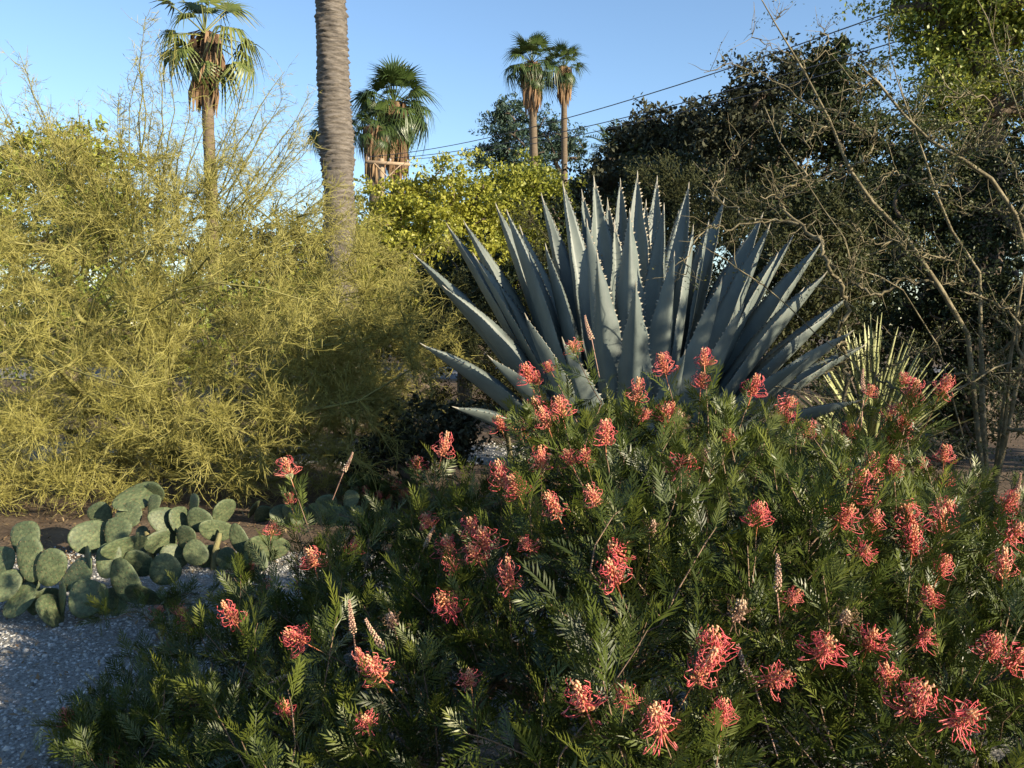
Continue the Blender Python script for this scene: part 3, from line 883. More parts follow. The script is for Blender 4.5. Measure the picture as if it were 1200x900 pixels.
def agave_leaf(base, tip, width, bend, twist, rng, gutter=0.72, nl=30):
    base = np.asarray(base, float); tip = np.asarray(tip, float)
    L = np.linalg.norm(tip - base)
    dirv = (tip - base) / L
    axis_out = np.array([tip[0] - AG[0], tip[1] - AG[1], 0.0])
    if np.linalg.norm(axis_out) < 0.12: axis_out = np.array([rng.normal(), rng.normal(), 0]) * 0.3
    axis_out = unit(axis_out)
    side0 = np.array([-axis_out[1], axis_out[0], 0.0])
    nrm = np.cross(dirv, side0)
    if nrm @ (np.array([0, 0, 1.0]) - axis_out) < 0: nrm = -nrm
    nrm = unit(nrm)
    c = (base + tip) / 2 + nrm * bend * L * -1.0
    s = np.linspace(0, 1, nl)
    pts = (1 - s)[:, None] ** 2 * base + (2 * s * (1 - s))[:, None] * c + (s ** 2)[:, None] * tip
    tg = unit(np.gradient(pts, axis=0))
    side = unit(np.cross(tg, nrm[None]))
    nn = np.cross(side, tg)
    ang = twist * s
    side, nn = side * np.cos(ang)[:, None] + nn * np.sin(ang)[:, None], nn * np.cos(ang)[:, None] - side * np.sin(ang)[:, None]
    w = width * 0.5 * np.interp(s, [0, 0.12, 0.3, 0.48, 0.65, 0.8, 0.92, 1], [0.72, 0.66, 0.82, 1.0, 0.9, 0.6, 0.26, 0.015])
    th = 0.05 * np.interp(s, [0, 0.2, 0.6, 0.9, 1], [1.5, 1.0, 0.6, 0.3, 0.08])
    gt = gutter * np.interp(s, [0, 0.5, 0.9, 1], [0.9, 0.8, 1.3, 1.2])
    u = np.linspace(-1, 1, 9)
    wav = 0.012 * np.sin(s * 40 + rng.random() * 6) * np.interp(s, [0, .2, .8, 1], [0, 1, 1, 0])
    U = w[:, None] * u[None] * (1 + (wav[:, None] / np.maximum(w[:, None], 0.01)) * np.abs(u)[None] * 0.5)
    up = gt[:, None] * w[:, None] * np.abs(u)[None] ** 1.35
    topv = pts[:, None] + side[:, None] * U[..., None] + nn[:, None] * up[..., None]
    low = topv - nn[:, None] * (th[:, None] * (1 - u[None] ** 2) ** 0.8 + 0.004)[..., None]
    m = 9
    V = np.concatenate([topv.reshape(-1, 3), low.reshape(-1, 3)])
    i = np.arange(nl - 1)[:, None] * m; j = np.arange(m - 1)[None]
    q1 = np.stack([i + j, i + j + 1, i + m + j + 1, i + m + j], -1).reshape(-1, 4)
    o = nl * m
    q2 = np.stack([o + i + j, o + i + m + j, o + i + m + j + 1, o + i + j + 1], -1).reshape(-1, 4)
    e = np.arange(nl - 1) * m
    q3 = np.stack([e, e + m, o + e + m, o + e], -1)
    e2 = e + m - 1
    q4 = np.stack([e2, o + e2, o + e2 + m, e2 + m], -1)
    # teeth along both margins and the tip spine
    ts = Soup()
    nt_ = int(L / 0.045)
    for sgn, col in ((-1, 0), (1, m - 1)):
        ss = np.linspace(0.12, 0.97, nt_) + rng.normal(0, 0.004, nt_)
        for q in ss:
            f = q * (nl - 1); k0 = min(int(f), nl - 2); fr = f - k0
            p = topv[k0, col] * (1 - fr) + topv[k0 + 1, col] * fr
            t_ = tg[k0]; sd = side[k0] * sgn; n2 = nn[k0]
            h = 0.0135 * rng.uniform(0.7, 1.3); b = 0.010
            tipv = p + (sd * 0.9 + t_ * 0.35 + n2 * 0.3) * h
            ts.add([p - t_ * b - sd * .003, p + t_ * b - sd * .003, p - n2 * 0.006 - sd * .003, tipv], T=[(0, 1, 3), (1, 2, 3), (2, 0, 3)])
    Vs, Qs = tubes(np.array([[pts[-2], pts[-1], pts[-1] + tg[-1] * 0.035]]), np.array([[0.008, 0.006, 0.001]]), 5)
    ts.add(Vs, Qs)
    return V, [q1, q2, q3, q4], ts


def build_agave():
    rng = R(81)
    root = thing('agave', 'giant blue-grey agave rosette with toothed sword leaves', 'agave', (AG[0], AG[1], 0))
    # tip pixel, depth offset of the tip from the heart, width, bend, twist
    L = [
        (487, 300, 0.45, 0.20, -0.03, 0.1), (522, 338, 0.05, 0.25, -0.05, 0.1), (497, 405, -0.25, 0.24, -0.06, 0.2),
        (525, 265, 0.75, 0.20, 0.02, 0.0), (545, 262, 0.5, 0.22, 0.02, 0.1), (582, 242, 0.55, 0.23, 0.03, 0.05), (595, 250, 0.15, 0.24, 0.02, 0.2),
        (635, 230, 0.8, 0.21, 0.02, 0.0), (617, 372, -0.55, 0.19, 0.04, 0.5), (660, 217, 0.45, 0.23, 0.03, 0.0), (682, 226, 0.9, 0.20, 0.0, 0.1),
        (696, 210, 0.7, 0.23, 0.03, -0.1), (688, 262, -0.25, 0.20, 0.04, 0.2), (727, 213, 0.9, 0.21, 0.02, 0.1), (747, 205, 0.55, 0.22, 0.04, 0.0),
        (770, 210, 0.95, 0.21, 0.03, 0.1), (778, 243, 0.15, 0.21, 0.04, -0.1), (738, 250, -0.35, 0.2, 0.05, 0.1), (745, 335, -0.75, 0.2, 0.06, 0.1),
        (807, 218, 0.6, 0.22, 0.03, -0.1), (812, 268, 0.05, 0.2, 0.04, 0.0), (848, 236, 0.85, 0.22, 0.02, 0.0), (893, 253, 0.55, 0.23, 0.02, -0.2),
        (901, 266, 0.15, 0.23, 0.02, -0.1), (928, 279, 0.75, 0.22, 0.0, -0.1), (961, 286, 0.4, 0.24, 0.0, -0.2), (966, 322, 0.0, 0.23, -0.03, -0.1),
        (991, 350, 0.55, 0.22, -0.02, -0.1), (996, 390, -0.1, 0.22, -0.05, 0.0), (1012, 405, 0.45, 0.2, -0.05, -0.1),
        (802, 415, -0.75, 0.2, 0.06, -0.2), (845, 330, -0.5, 0.2, 0.05, -0.2), (870, 360, -0.35, 0.2, 0.03, -0.3),
        (535, 478, -0.75, 0.22, -0.1, 0.3), (1005, 470, -0.3, 0.2, -0.1, 0.0), 
        (660, 400, -0.85, 0.19, 0.05, 0.2), (700, 300, -0.55, 0.19, 0.05, 0.0), (560, 330, 0.9, 0.2, 0.0, 0.0), (640, 290, 0.1, 0.2, 0.03, 0.1),
        (720, 262, 0.3, 0.19, 0.03, 0.0), (790, 300, -0.45, 0.19, 0.05, 0.0), (900, 330, 0.95, 0.2, 0.0, 0.0), (945, 420, -0.55, 0.19, -0.06, 0.0),
        (556, 300, 0.3, 0.2, 0.0, 0.1), (610, 268, 0.6, 0.2, 0.02, 0.0), (650, 262, 0.9, 0.19, 0.02, 0.1), (712, 236, 0.75, 0.2, 0.02, 0.0), (757, 238, 0.7, 0.2, 0.02, 0.0), (795, 250, 0.75, 0.2, 0.02, 0.0), (830, 262, 0.5, 0.2, 0.02, 0.0), (870, 285, 0.7, 0.21, 0.0, 0.0), (910, 300, 0.3, 0.21, 0.0, 0.1), (940, 340, 0.6, 0.2, -0.02, 0.0), (970, 370, 0.2, 0.2, -0.03, 0.0), (575, 420, -0.4, 0.2, -0.04, 0.2),
    ]
    for tx, ty, dy, wd, bend, tw in L:
        tip = P(tx, ty, AG[1] + dy)
        tip[2] = max(tip[2], 0.12)
        v = tip - AG
        hdir = np.array([v[0], v[1], 0])
        hl = np.linalg.norm(hdir); hdir = hdir / max(hl, .01)
        base = AG + hdir * min(0.2, hl * 0.25) + np.array([0, 0, 0.10 + 0.25 * max(0, v[2]) / np.linalg.norm(v)])
        V, Qs, ts = agave_leaf(base, tip, wd * 1.14, bend, tw + rng.normal(0, 0.12), rng)
        off = np.array([AG[0], AG[1], 0])
        lf = link('leaf', mesh('leaf', V - off, Qs, M['agave'], smooth=True), root)
        te = link('margin_teeth', ts.me('margin_teeth', M['tooth'], False, off), lf); te['kind'] = 'stuff'
    # heart
    V = ICO_V * np.array([0.22, 0.22, 0.34]) + np.array([0, 0, 0.3])
    link('heart', mesh('heart', V, [np.array(ICO_T)], M['agave'], smooth=True), root)


build_agave()


# ------------------------------------------------------------------ yucca behind
def sword_plant(name, label, cat, base, n, L, wdt, mat, seed, spread=75, lift=0.0):
    rng = R(seed)
    base = np.array(base, float)
    root = thing(name, label, cat, base)
    for i in range(n):
        u = (i + 0.5) / n
        el = math.radians(88 - spread * u ** 0.8 + rng.normal(0, 5)); az = i * 2.39996 + rng.normal(0, 0.2)
        ll = L * rng.uniform(0.75, 1.08)
        o_ = np.array([math.cos(az), math.sin(az), 0])
        k = 6; t = np.linspace(0, 1, k)
        d0 = o_ * math.cos(el) + np.array([0, 0, math.sin(el)])
        c = np.array([0, 0, lift + 0.05 + 0.3 * (1 - u)]) + d0 * (t * ll)[:, None]
        c[:, 2] -= 0.10 * ll * t ** 2 * math.cos(el)
        sd = np.array([-math.sin(az), math.cos(az), 0])
        nn = np.cross(d0, sd)
        if nn[2] < 0: nn = -nn
        wv = wdt * 0.5 * np.interp(t, [0, 0.3, 0.7, 1], [0.7, 1, 0.75, 0.03])
        A = c + sd * wv[:, None] + nn * (wv * 0.5)[:, None]; B = c - sd * wv[:, None] + nn * (wv * 0.5)[:, None]
        D = c - nn * 0.006
        V = np.concatenate([A, c, B, D])
        Q = []
        for j in range(k - 1):
            Q += [(j, k + j, k + j + 1, j + 1), (k + j, 2 * k + j, 2 * k + j + 1, k + j + 1), (j + 1, 3 * k + j + 1, 3 * k + j, j), (3 * k + j + 1, 2 * k + j + 1, 2 * k + j, 3 * k + j)]
        link('leaf', mesh('leaf', V, [np.array(Q)], mat, np.full(len(V), rng.random() * 0.64)), root)
    return root


sword_plant('yucca', 'pale yellow-green yucca with stiff upright leaves behind the right agave leaves', 'yucca', G(1022, 9.3), 110, 1.3, 0.085, M['yucca'], 91, 52)


# ------------------------------------------------------------------ thorny half-bare shrub on the right
def thorny():
    rng = R(95)
    base = np.array([3.75, 6.9, 0.0])
    root = thing('thorny_shrub', 'half-bare thorny shrub with tan branches arching toward the agave', 'shrub', base)
    paths = [
        [(1113, 548, 6.2), (1090, 527, 6.1), (1033, 470, 5.9), (987, 413, 5.7), (943, 377, 5.5), (900, 340, 5.4), (860, 312, 5.3)],
        [(1215, 330, 6.6), (1196, 271, 6.6), (1167, 212, 6.5), (1125, 183, 6.5), (1075, 154, 6.5), (1033, 104, 6.6), (1008, 79, 6.6)],
        [(1135, 400, 7.0), (1110, 350, 7.0), (1075, 292, 7.0), (1033, 246, 7.1), (1008, 225, 7.1), (987, 179, 7.1), (958, 121, 7.2), (940, 75, 7.2), (904, 25, 7.3), (890, -5, 7.3)],
        [(1080, 345, 6.8), (1042, 329, 6.7), (1000, 317, 6.6), (987, 275, 6.6), (954, 225, 6.7), (917, 175, 6.8), (896, 125, 6.8)],
        [(1187, 567, 5.9), (1117, 527, 5.8), (1060, 500, 5.8)],
        [(1190, 420, 6.4), (1150, 444, 6.3), (1100, 465, 6.2), (1060, 490, 6.1), (1030, 520, 6.1)],
        [(1220, 200, 6.4), (1190, 120, 6.4), (1170, 60, 6.4), (1140, -10, 6.4)],
        [(1150, 330, 7.3), (1100, 240, 7.3), (1080, 170, 7.4), (1050, 90, 7.4), (1040, 30, 7.4)],
        [(1000, 470, 6.3), (930, 455, 6.2), (880, 450, 6.1)],
    ]
    trunk = []
    for p in paths:
        pts = [base] + [P(*q) for q in p]
        if p[0][0] == 1000: pts = [P(*q) for q in [(1060, 495, 6.3)] + p]
        trunk.append(np.array(pts))
    # extra targets: twigs all over the volume
    n = 200
    T = np.array([P(rng.uniform(850, 1260), rng.uniform(60, 560), rng.uniform(6.0, 7.9)) for _ in range(n)])
    keep = []
    for q in T:
        px = 600 + q[0] / q[1] * F; py = 380 - (q[2] - EYE) / q[1] * F
        if py < 60 + (1010 - px) * 1.0 or (px < 960 and py > 330) or (px < 900 and py > 250): continue
        keep.append(q)
    T = np.array(keep)
    extra = np.array([P(*q) for q in [(880, 40, 7.2), (925, 10, 7.3), (915, 60, 7.2), (960, 30, 7.3), (825, 85, 7.0), (850, 190, 7.0), (830, 230, 6.8), (870, 160, 7.0), (905, 95, 7.1), (985, 60, 7.2), (810, 290, 6.2), (850, 270, 6.4), (790, 330, 6.0)]])
    polys, rad = skeleton(rng, trunk, np.concatenate([T, extra]), K=10, rtip=0.0042, expo=2.2, wander=0.2, lift=0.05, steep=0.5, rmax=0.05)
    polys[:, 1:-1] += rng.normal(size=polys[:, 1:-1].shape) * 0.012
    V, Q = tubes(polys, rad, 5)
    s = Soup(); s.add(V, Q)
    s.build('branches', M['thorn_bark'], root, base, smooth=True)
    # short side twigs and thorns
    n = len(polys); per = 9
    bi = np.repeat(np.arange(n), per)
    u = 0.25 + 0.75 * rng.random(len(bi))
    k = u * 9; k0 = np.minimum(k.astype(int), 8); fr = (k - k0)[:, None]
    a = polys[bi, k0] * (1 - fr) + polys[bi, k0 + 1] * fr
    tg = unit(polys[bi, k0 + 1] - polys[bi, k0])
    dv = unit(tg * 0.7 + rng.normal(size=(len(bi), 3)) * 0.6 + [0, 0, 0.1])
    L = rng.uniform(0.04, 0.3, len(bi)) ** 1.0
    t = np.linspace(0, 1, 4)[None, :, None]
    tw = a[:, None] + dv[:, None] * (L[:, None, None] * t) + rng.normal(size=(len(bi), 1, 3)) * 0.12 * L[:, None, None] * t * t
    tw[:, 1:3] += rng.normal(size=(len(bi), 2, 3)) * 0.008
    V, Q = tubes(tw, np.tile([0.0028, 0.0024, 0.0019, 0.0008], (len(bi), 1)), 3)
    s = Soup(); s.add(V, Q)
    s.build('twigs', M['thorn_bark'], root, base, kind='stuff')
    # sparse tiny leaflets
    sel = rng.random(len(bi)) < 0.6
    tt = tw[sel]
    m = 30
    ti = np.repeat(np.arange(len(tt)), m)
    C = tt[ti, 2] * 0.5 + tt[ti, 3] * 0.5 + rng.normal(size=(len(ti), 3)) * 0.035
    ok = ~((600 + C[:, 0] / C[:, 1] * F < 1000) & (rng.random(len(C)) < 0.6))
    C = C[ok]
    V, Q = leaf_quads(rng, C, 0.022, 0.45, 0.2)
    s = Soup(); s.add(V, Q, tint=np.repeat(rng.random(len(C)) * 0.64, 4))
    s.build('leaflets', M['thorn_leaf'], root, base, kind='stuff')


thorny()


def dry_bush(name, label, base, lob, ntar, seed, leaf=0.03):
    rng = R(seed)
    base = np.array(base, float)
    root = thing(name, label, 'bush', base)
    lob = np.array(lob)
    pk = rng.integers(0, len(lob), ntar)
    T = lob[pk, :3] + rand_dirs(rng, ntar) * lob[pk, 3:6] * (rng.random((ntar, 1)) ** 0.4)
    T = T[T[:, 2] > 0.15]
    tr = [np.array([base, base + [0.1 * math.cos(a), 0.1 * math.sin(a), 0.3], base + [0.3 * math.cos(a), 0.3 * math.sin(a), 0.7]]) for a in (0.3, 2.2, 4.4)]
    polys, rad = skeleton(rng, tr, T, K=7, rtip=0.004, wander=0.2, rmax=0.035)
    V, Q = tubes(polys, rad, 4)
    s = Soup(); s.add(V, Q); s.build('branches', M['thorn_bark'], root, base, smooth=True)
    n = len(polys); bi = np.repeat(np.arange(n), 30)
    k0 = rng.integers(2, 6, len(bi)); fr = rng.random((len(bi), 1))
    a = polys[bi, k0] * (1 - fr) + polys[bi, k0 + 1] * fr
    dv = unit(unit(polys[bi, k0 + 1] - polys[bi, k0]) + rng.normal(size=(len(bi), 3)) * 0.6)
    L = rng.uniform(0.08, 0.3, len(bi))[:, None]
    tw = np.stack([a, a + dv * L * 0.5 + rng.normal(size=a.shape) * 0.01, a + dv * L], 1)
    V, Q = tubes(tw, np.tile([0.003, 0.0024, 0.001], (len(bi), 1)), 3)
    s = Soup(); s.add(V, Q, tint=0.3); s.build('twigs', M['dry'], root, base, kind='stuff')
    ti = np.repeat(np.arange(len(bi)), 8)
    C = tw[ti, 1] * 0.4 + tw[ti, 2] * 0.6 + rng.normal(size=(len(ti), 3)) * 0.04
    V, Q = leaf_quads(rng, C, leaf, 0.4, 0.2)
    s = Soup(); s.add(V, Q, tint=np.repeat(rng.random(len(C)) * 0.64, 4)); s.build('foliage', M['dry'], root, base, kind='stuff')


dry_bush('dry_bush', 'brown twiggy bush poking up behind the tallest agave leaves', G(770, 8.7),
         lobes_px([(700, 290, 8.7, 60, 50), (790, 250, 8.7, 70, 60), (860, 250, 8.5, 60, 60), (640, 290, 9, 40, 50), (800, 330, 8.7, 90, 60)]), 60, 101)
dry_bush('dry_bush', 'low olive-brown bush behind the left agave leaves', G(600, 9.5),
         lobes_px([(570, 370, 9.5, 60, 50), (640, 380, 9.5, 50, 50), (560, 440, 9.3, 60, 50), (620, 450, 9.3, 60, 40)]), 70, 102, 0.035)
dry_bush('dry_bush', 'leafy olive bush between the agave and the yucca', G(930, 8.6),
         lobes_px([(950, 280, 8.8, 50, 60), (930, 340, 8.6, 50, 60), (985, 340, 8.8, 40, 60), (900, 420, 8.5, 60, 50)]), 90, 103, 0.05)


# ------------------------------------------------------------------ prickly pears
def pad_mesh(seed):
    rng = R(seed)
    nu, nv = 18, 9
    V = []
    for i in range(nv + 1):
        t = i / nv
        z = (1 - math.cos(math.pi * t)) / 2
        prof = math.sin(math.pi * t) ** 0.85 * (0.5 + 0.06 * math.sin(3 * t + seed)) * (0.68 + 0.42 * z)
        for j in range(nu):
            a = 2 * math.pi * j / nu
            x = math.cos(a) * prof
            y = math.sin(a) * (0.045 + 0.035 * prof) * min(1, math.sin(math.pi * t) * 1.8 + 0.05)
            V.append((x, y + 0.03 * math.sin(2.6 * z + seed) * x, z))
    V = np.array(V)
    i = np.arange(nv)[:, None] * nu; j = np.arange(nu)[None]
    Q = np.stack([i + j, i + (j + 1) % nu, i + nu + (j + 1) % nu, i + nu + j], -1).reshape(-1, 4)
    # spine clusters on a diamond grid, both faces
    s = Soup()
    for r_ in range(1, 8):
        for c_ in range(-3, 4):
            z = r_ / 8 + 0.02 * rng.normal(); x = (c_ + 0.5 * (r_ % 2)) * 0.14
            prof = math.sin(math.pi * math.acos(1 - 2 * min(max(z, .01), .99)) / math.pi) ** 0.85 * 0.5 * (0.68 + 0.42 * z)
            if abs(x) > prof * 0.95: continue
            for sg in (-1, 1):
                yy = sg * (0.045 + 0.035 * prof) * math.sqrt(max(0, 1 - (x / prof) ** 2)) + 0.03 * math.sin(2.6 * z + seed) * x
                for q in range(3):
                    p = np.array([x, yy, z]); dv = np.array([rng.normal() * 0.5, sg, rng.normal() * 0.5]) * 0.05
                    e = np.array([0.006, 0, 0.0])
                    s.add([p - e, p + e, p + [0, 0, 0.008], p + dv], T=[(0, 1, 3), (1, 2, 3), (2, 0, 3)])
    return mesh('pad', V, [Q], M['pad'], smooth=True), s.me('spines', M['spine'])


PADS = [pad_mesh(i) for i in range(5)]


def cactus(label, d0, pads, seed, root_px):
    rng = R(seed)
    base = G(root_px, d0)
    root = thing('prickly_pear', label, 'cactus', base, 'prickly pear clumps')
    for (cx, cy, wpx, hpx, tilt, yaw, dd) in pads:
        d = d0 + dd
        c = P(cx, cy, d); k = d / F
        yaw = math.radians(yaw + rng.normal(0, 14)); tilt = math.radians(tilt)
        H = hpx * k; W = wpx * k / max(0.35, abs(math.cos(yaw)))
        m = Matrix.Rotation(tilt, 4, 'Y') @ Matrix.Rotation(yaw, 4, 'Z') @ Matrix.Rotation(rng.normal(-0.1, 0.22), 4, 'X')
        up = np.array(m.to_3x3() @ Vector((0, 0, 1)))
        b = c - up * H * 0.5
        zmin = b[2] - 0.0
        if zmin < -0.01: b[2] = -0.01
        pm, sm = PADS[rng.integers(0, 5)]
        o = bpy.data.objects.new('pad', pm); COL.objects.link(o); o.parent = root
        o.matrix_local = Matrix.Translation(tuple(b - base)) @ m @ Matrix.Diagonal((W, H * 0.95, H, 1))
        q = bpy.data.objects.new('spines', sm); COL.objects.link(q); q.parent = o; q['kind'] = 'stuff'
    return root


def old_stem(root, pts, r):
    base = np.array(root.location)
    n = len(pts)
    pl = np.array([P(*q) for q in pts])
    pl[0][2] = min(pl[0][2], 0.0)
    s = Soup()
    V, Q = tubes(pl[None], np.full((1, n), r) * np.linspace(1.1, 0.9, n), 8); s.add(V, Q)
    s.build('old_stem', M['pad_old'], root, base, smooth=True)


c1 = cactus('large prickly pear clump with overlapping pads on the pale gravel', 4.75, [
    (30, 632, 44, 44, -10, 10, 0.12), (36, 655, 38, 56, -5, 15, -0.03), (60, 665, 40, 48, 18, -25, -0.05), (88, 675, 38, 44, 40, -30, -0.02),
    (2, 662, 40, 44, 5, -20, 0.05), (3, 688, 44, 34, -30, 20, -0.08), (24, 704, 46, 30, -60, 25, -0.05), (127, 657, 34, 42, 10, 50, 0.03), (103, 662, 30, 44, 0, -40, 0.08),
    (137, 625, 38, 38, 10, -15, 0.22), (105, 630, 30, 40, -5, 45, 0.2), (146, 642, 30, 26, 20, 60, 0.12), (147, 682, 58, 36, 60, -10, 0.0), (167, 698, 50, 30, 55, 25, -0.08),
    (102, 702, 52, 46, 25, 20, -0.1), (193, 668, 40, 38, 45, -20, 0.1), (163, 661, 40, 30, 50, 30, 0.15), (60, 716, 18, 44, 0, 68, -0.12), (73, 702, 20, 40, -10, -62, -0.06),
    (25, 690, 40, 40, 15, 0, 0.1), (-25, 650, 50, 56, -15, -10, 0.1), (-30, 700, 60, 50, 10, 10, 0.0), (50, 712, 34, 36, 10, 20, 0.05), (130, 708, 44, 36, 30, -20, 0.05)], 111, 70)
c2 = cactus('middle prickly pear clump under the palo verde edge', 5.75, [
    (118, 603, 36, 30, -30, 20, 0.1), (152, 604, 38, 30, -35, 15, 0.0), (163, 582, 36, 34, -40, 45, 0.2), (182, 577, 26, 26, 10, -10, 0.3), (180, 592, 20, 26, 5, -20, 0.1),
    (190, 610, 26, 32, -3, 60, 0.0), (211, 610, 18, 34, 12, 66, 0.05), (227, 593, 20, 30, 5, -20, 0.1), (233, 610, 32, 30, 30, -12, 0.0), (218, 630, 28, 30, 15, -20, -0.05),
    (190, 634, 34, 30, -10, 55, -0.02), (229, 648, 38, 28, 50, -10, -0.1), (166, 627, 16, 22, 0, -25, 0.02), (254, 622, 36, 26, 35, 45, 0.05), (281, 634, 44, 22, 66, 0, -0.05),
    (266, 655, 34, 26, 60, 15, -0.1), (313, 643, 44, 34, 40, 35, -0.05), (300, 654, 40, 24, 62, 10, -0.12), (262, 600, 18, 34, 15, 60, 0.15), (205, 652, 36, 30, 20, 30, -0.05),
    (245, 655, 34, 30, -10, 30, 0.0), (170, 652, 26, 30, -15, 30, 0.0), (290, 655, 30, 26, 10, 30, 0.02)], 112, 215)
old_stem(c2, [(176, 668, 5.75), (176, 645, 5.75), (172, 622, 5.75)], 0.022)
old_stem(c2, [(250, 668, 5.7), (252, 645, 5.7), (258, 625, 5.75)], 0.02)
c3 = cactus('small prickly pear clump half hidden behind the flowering shrub', 7.0, [
    (337, 600, 16, 18, -5, -15, 0.0), (354, 604, 14, 20, 8, -10, 0.0), (297, 597, 14, 22, 0, 55, 0.1), (383, 592, 26, 26, -15, 20, 0.05), (411, 586, 26, 24, 10, -5, 0.05), (418, 603, 18, 22, 20, -30, 0.0),
    (400, 608, 26, 26, 5, 30, 0.02), (330, 617, 24, 26, -10, 40, 0.02), (372, 612, 28, 28, 0, -20, 0.0), (350, 620, 26, 26, 20, 20, 0.0), (308, 612, 20, 24, 20, 10, 0.1), (390, 622, 24, 26, 0, -30, 0.0)], 113, 360)


# ------------------------------------------------------------------ grevillea
def pinnate(rng, L=0.13, pairs=9, lobe=0.036, droop=0.25):
    """one divided leaf along +X, upper side +Z; verts, quads, tris"""
    k = 5
    t = np.linspace(0, 1, k)
    c = np.column_stack([t * L, 0 * t, L * (0.12 * t - droop * t ** 2)])
    s = Soup()
    w = np.linspace(0.0016, 0.0009, k)
    V = np.concatenate([c + np.array([0, 1, 0]) * w[:, None], c - np.array([0, 1, 0]) * w[:, None]])
    s.add(V, [(j, j + k, j + k + 1, j + 1) for j in range(k - 1)])
    for q in range(pairs):
        u = 0.2 + 0.8 * (q + 0.5) / pairs
        p = np.array([np.interp(u, t, c[:, i]) for i in range(3)])
        ll = lobe * (0.65 + 0.7 * math.sin(math.pi * min(1, 0.15 + u * 0.8))) * rng.uniform(0.85, 1.15)
        for sg in (-1, 1):
            a = math.radians(48 - 22 * u) + rng.normal(0, 0.08)
            dv = np.array([math.cos(a), sg * math.sin(a), 0.22 + rng.normal(0, 0.1)])
            sd = np.array([-math.sin(a), sg * math.cos(a), 0]) * 0.003
            e = p + dv * ll; e[2] -= 0.15 * ll
            m_ = p + dv * ll * 0.45
            s.add([p, m_ + sd, e, m_ - sd], [(0, 1, 2, 3)])
    p = c[-1]
    s.add([p, p + [0.5 * lobe, 0.0024, -0.004], p + [lobe * 1.0, 0, -0.012], p + [0.5 * lobe, -0.0024, -0.004]], [(0, 1, 2, 3)])
    return np.concatenate(s.V), np.concatenate(s.Q)


LV = [pinnate(R(200 + i), L, pr, lb, dr) for i, (L, pr, lb, dr) in enumerate([(0.13, 9, 0.038, 0.2), (0.11, 8, 0.04, 0.35), (0.15, 10, 0.034, 0.3), (0.10, 7, 0.036, 0.05)])]


def flower_meshes(seed, L=0.065, n=44, out=0.034, openness=1.0):
    rng = R(seed)
    s = Soup()
    polys = []
    for i in range(n):
        u = rng.random()
        a = rng.random() * 6.283
        o_ = np.array([math.cos(a), math.sin(a), 0]); z = L * u
        R_ = out * (1.05 - 0.55 * u) * rng.uniform(0.6, 1.45)
        cu = rng.uniform(0.3, 1.0)
        pts = np.array([o_ * 0.004 + [0, 0, z], o_ * R_ * 0.55 + [0, 0, z - 0.006], o_ * R_ * 1.0 + [0, 0, z + 0.002 * cu], o_ * R_ * 1.12 + [0, 0, z + 0.014 * cu], o_ * R_ * (1.0 - 0.25 * cu) + [0, 0, z + 0.024 * cu]])
        polys.append(pts)
    V, Q = tubes(np.array(polys), np.tile([0.001, 0.0011, 0.001, 0.0009, 0.0013], (n, 1)), 3)
    s.add(V, Q, tint=np.repeat(rng.random(n) * 0.64, 15))
    styles = s.me('styles', M['style'])
    s = Soup()
    m = 42
    polys = []
    for i in range(m):
        u = (i + 0.5) / m; a = i * 2.4
        o_ = np.array([math.cos(a), math.sin(a), 0]); z = L * (u * 1.12)
        rr = (0.016 if u < openness else 0.009) * (1.1 - 0.5 * u) * rng.uniform(0.8, 1.2)
        polys.append(np.array([o_ * 0.002 + [0, 0, z], o_ * rr * 0.7 + [0, 0, z + 0.001], o_ * rr + [0, 0, z + 0.005], o_ * rr * 0.75 + [0, 0, z + 0.009]]))
    V, Q = tubes(np.array(polys), np.tile([0.0012, 0.0024, 0.003, 0.0008], (m, 1)), 4)
    s.add(V, Q, tint=np.repeat(np.clip(np.linspace(0.05, 0.64, m) + rng.normal(0, .08, m), 0, .64), 16))
    V, Q = tubes(np.array([[[0, 0, -0.05], [0, 0, -0.01], [0, 0, L * 0.6], [0, 0, L * 1.15]]]), np.array([[0.0018, 0.002, 0.002, 0.001]]), 4)
    s.add(V, Q, tint=0.0)
    core = s.me('flower', M['perianth'])
    return core, styles


FLOW = [flower_meshes(220, 0.065, 52, 0.036), flower_meshes(221, 0.055, 46, 0.040), flower_meshes(222, 0.075, 40, 0.032, 0.6), flower_meshes(223, 0.05, 34, 0.042, 0.9)]

_c, _s = FLOW[3][0].copy(), FLOW[3][1].copy()      # a faded head
_c.materials[0] = M['bud']; _s.materials[0] = M['dead_frond']
FLOW.append((_c, _s))


def bud_mesh(seed):
    rng = R(seed); s = Soup()
    L = 0.10; n = 70
    for i in range(n):
        u = (i + .5) / n; a = i * 2.4
        o_ = np.array([math.cos(a), math.sin(a), 0.35]); r_ = 0.0085 * (1.05 - 0.75 * u)
        V = ICO_V * 0.0036 * (1.1 - 0.5 * u) + o_ * r_ + np.array([0.01 * math.sin(u * 2), 0, L * u])
        s.add(V, T=ICO_T, tint=rng.random() * 0.64)
    V, Q = tubes(np.array([[[0, 0, -0.15], [0, 0, 0], [0.005, 0, L * .5], [0.01, 0, L]]]), np.array([[0.0018, 0.0025, 0.002, 0.001]]), 4); s.add(V, Q)
    return s.me('bud_spike', M['bud'])


BUD = bud_mesh(230)

RX = [-1.75, -1.5, -1.25, -0.98, -0.59, -0.13, 0.15, 0.3, 0.55, 0.75, 1.0, 1.31, 1.63, 1.96, 2.5, 3.0, 3.3]
RZ = [0.0, 0.14, 0.30, 0.50, 0.69, 0.87, 1.09, 1.23, 1.15, 1.16, 1.07, 0.99, 0.85, 0.76, 0.68, 0.45, 0.0]
YR = 3.45


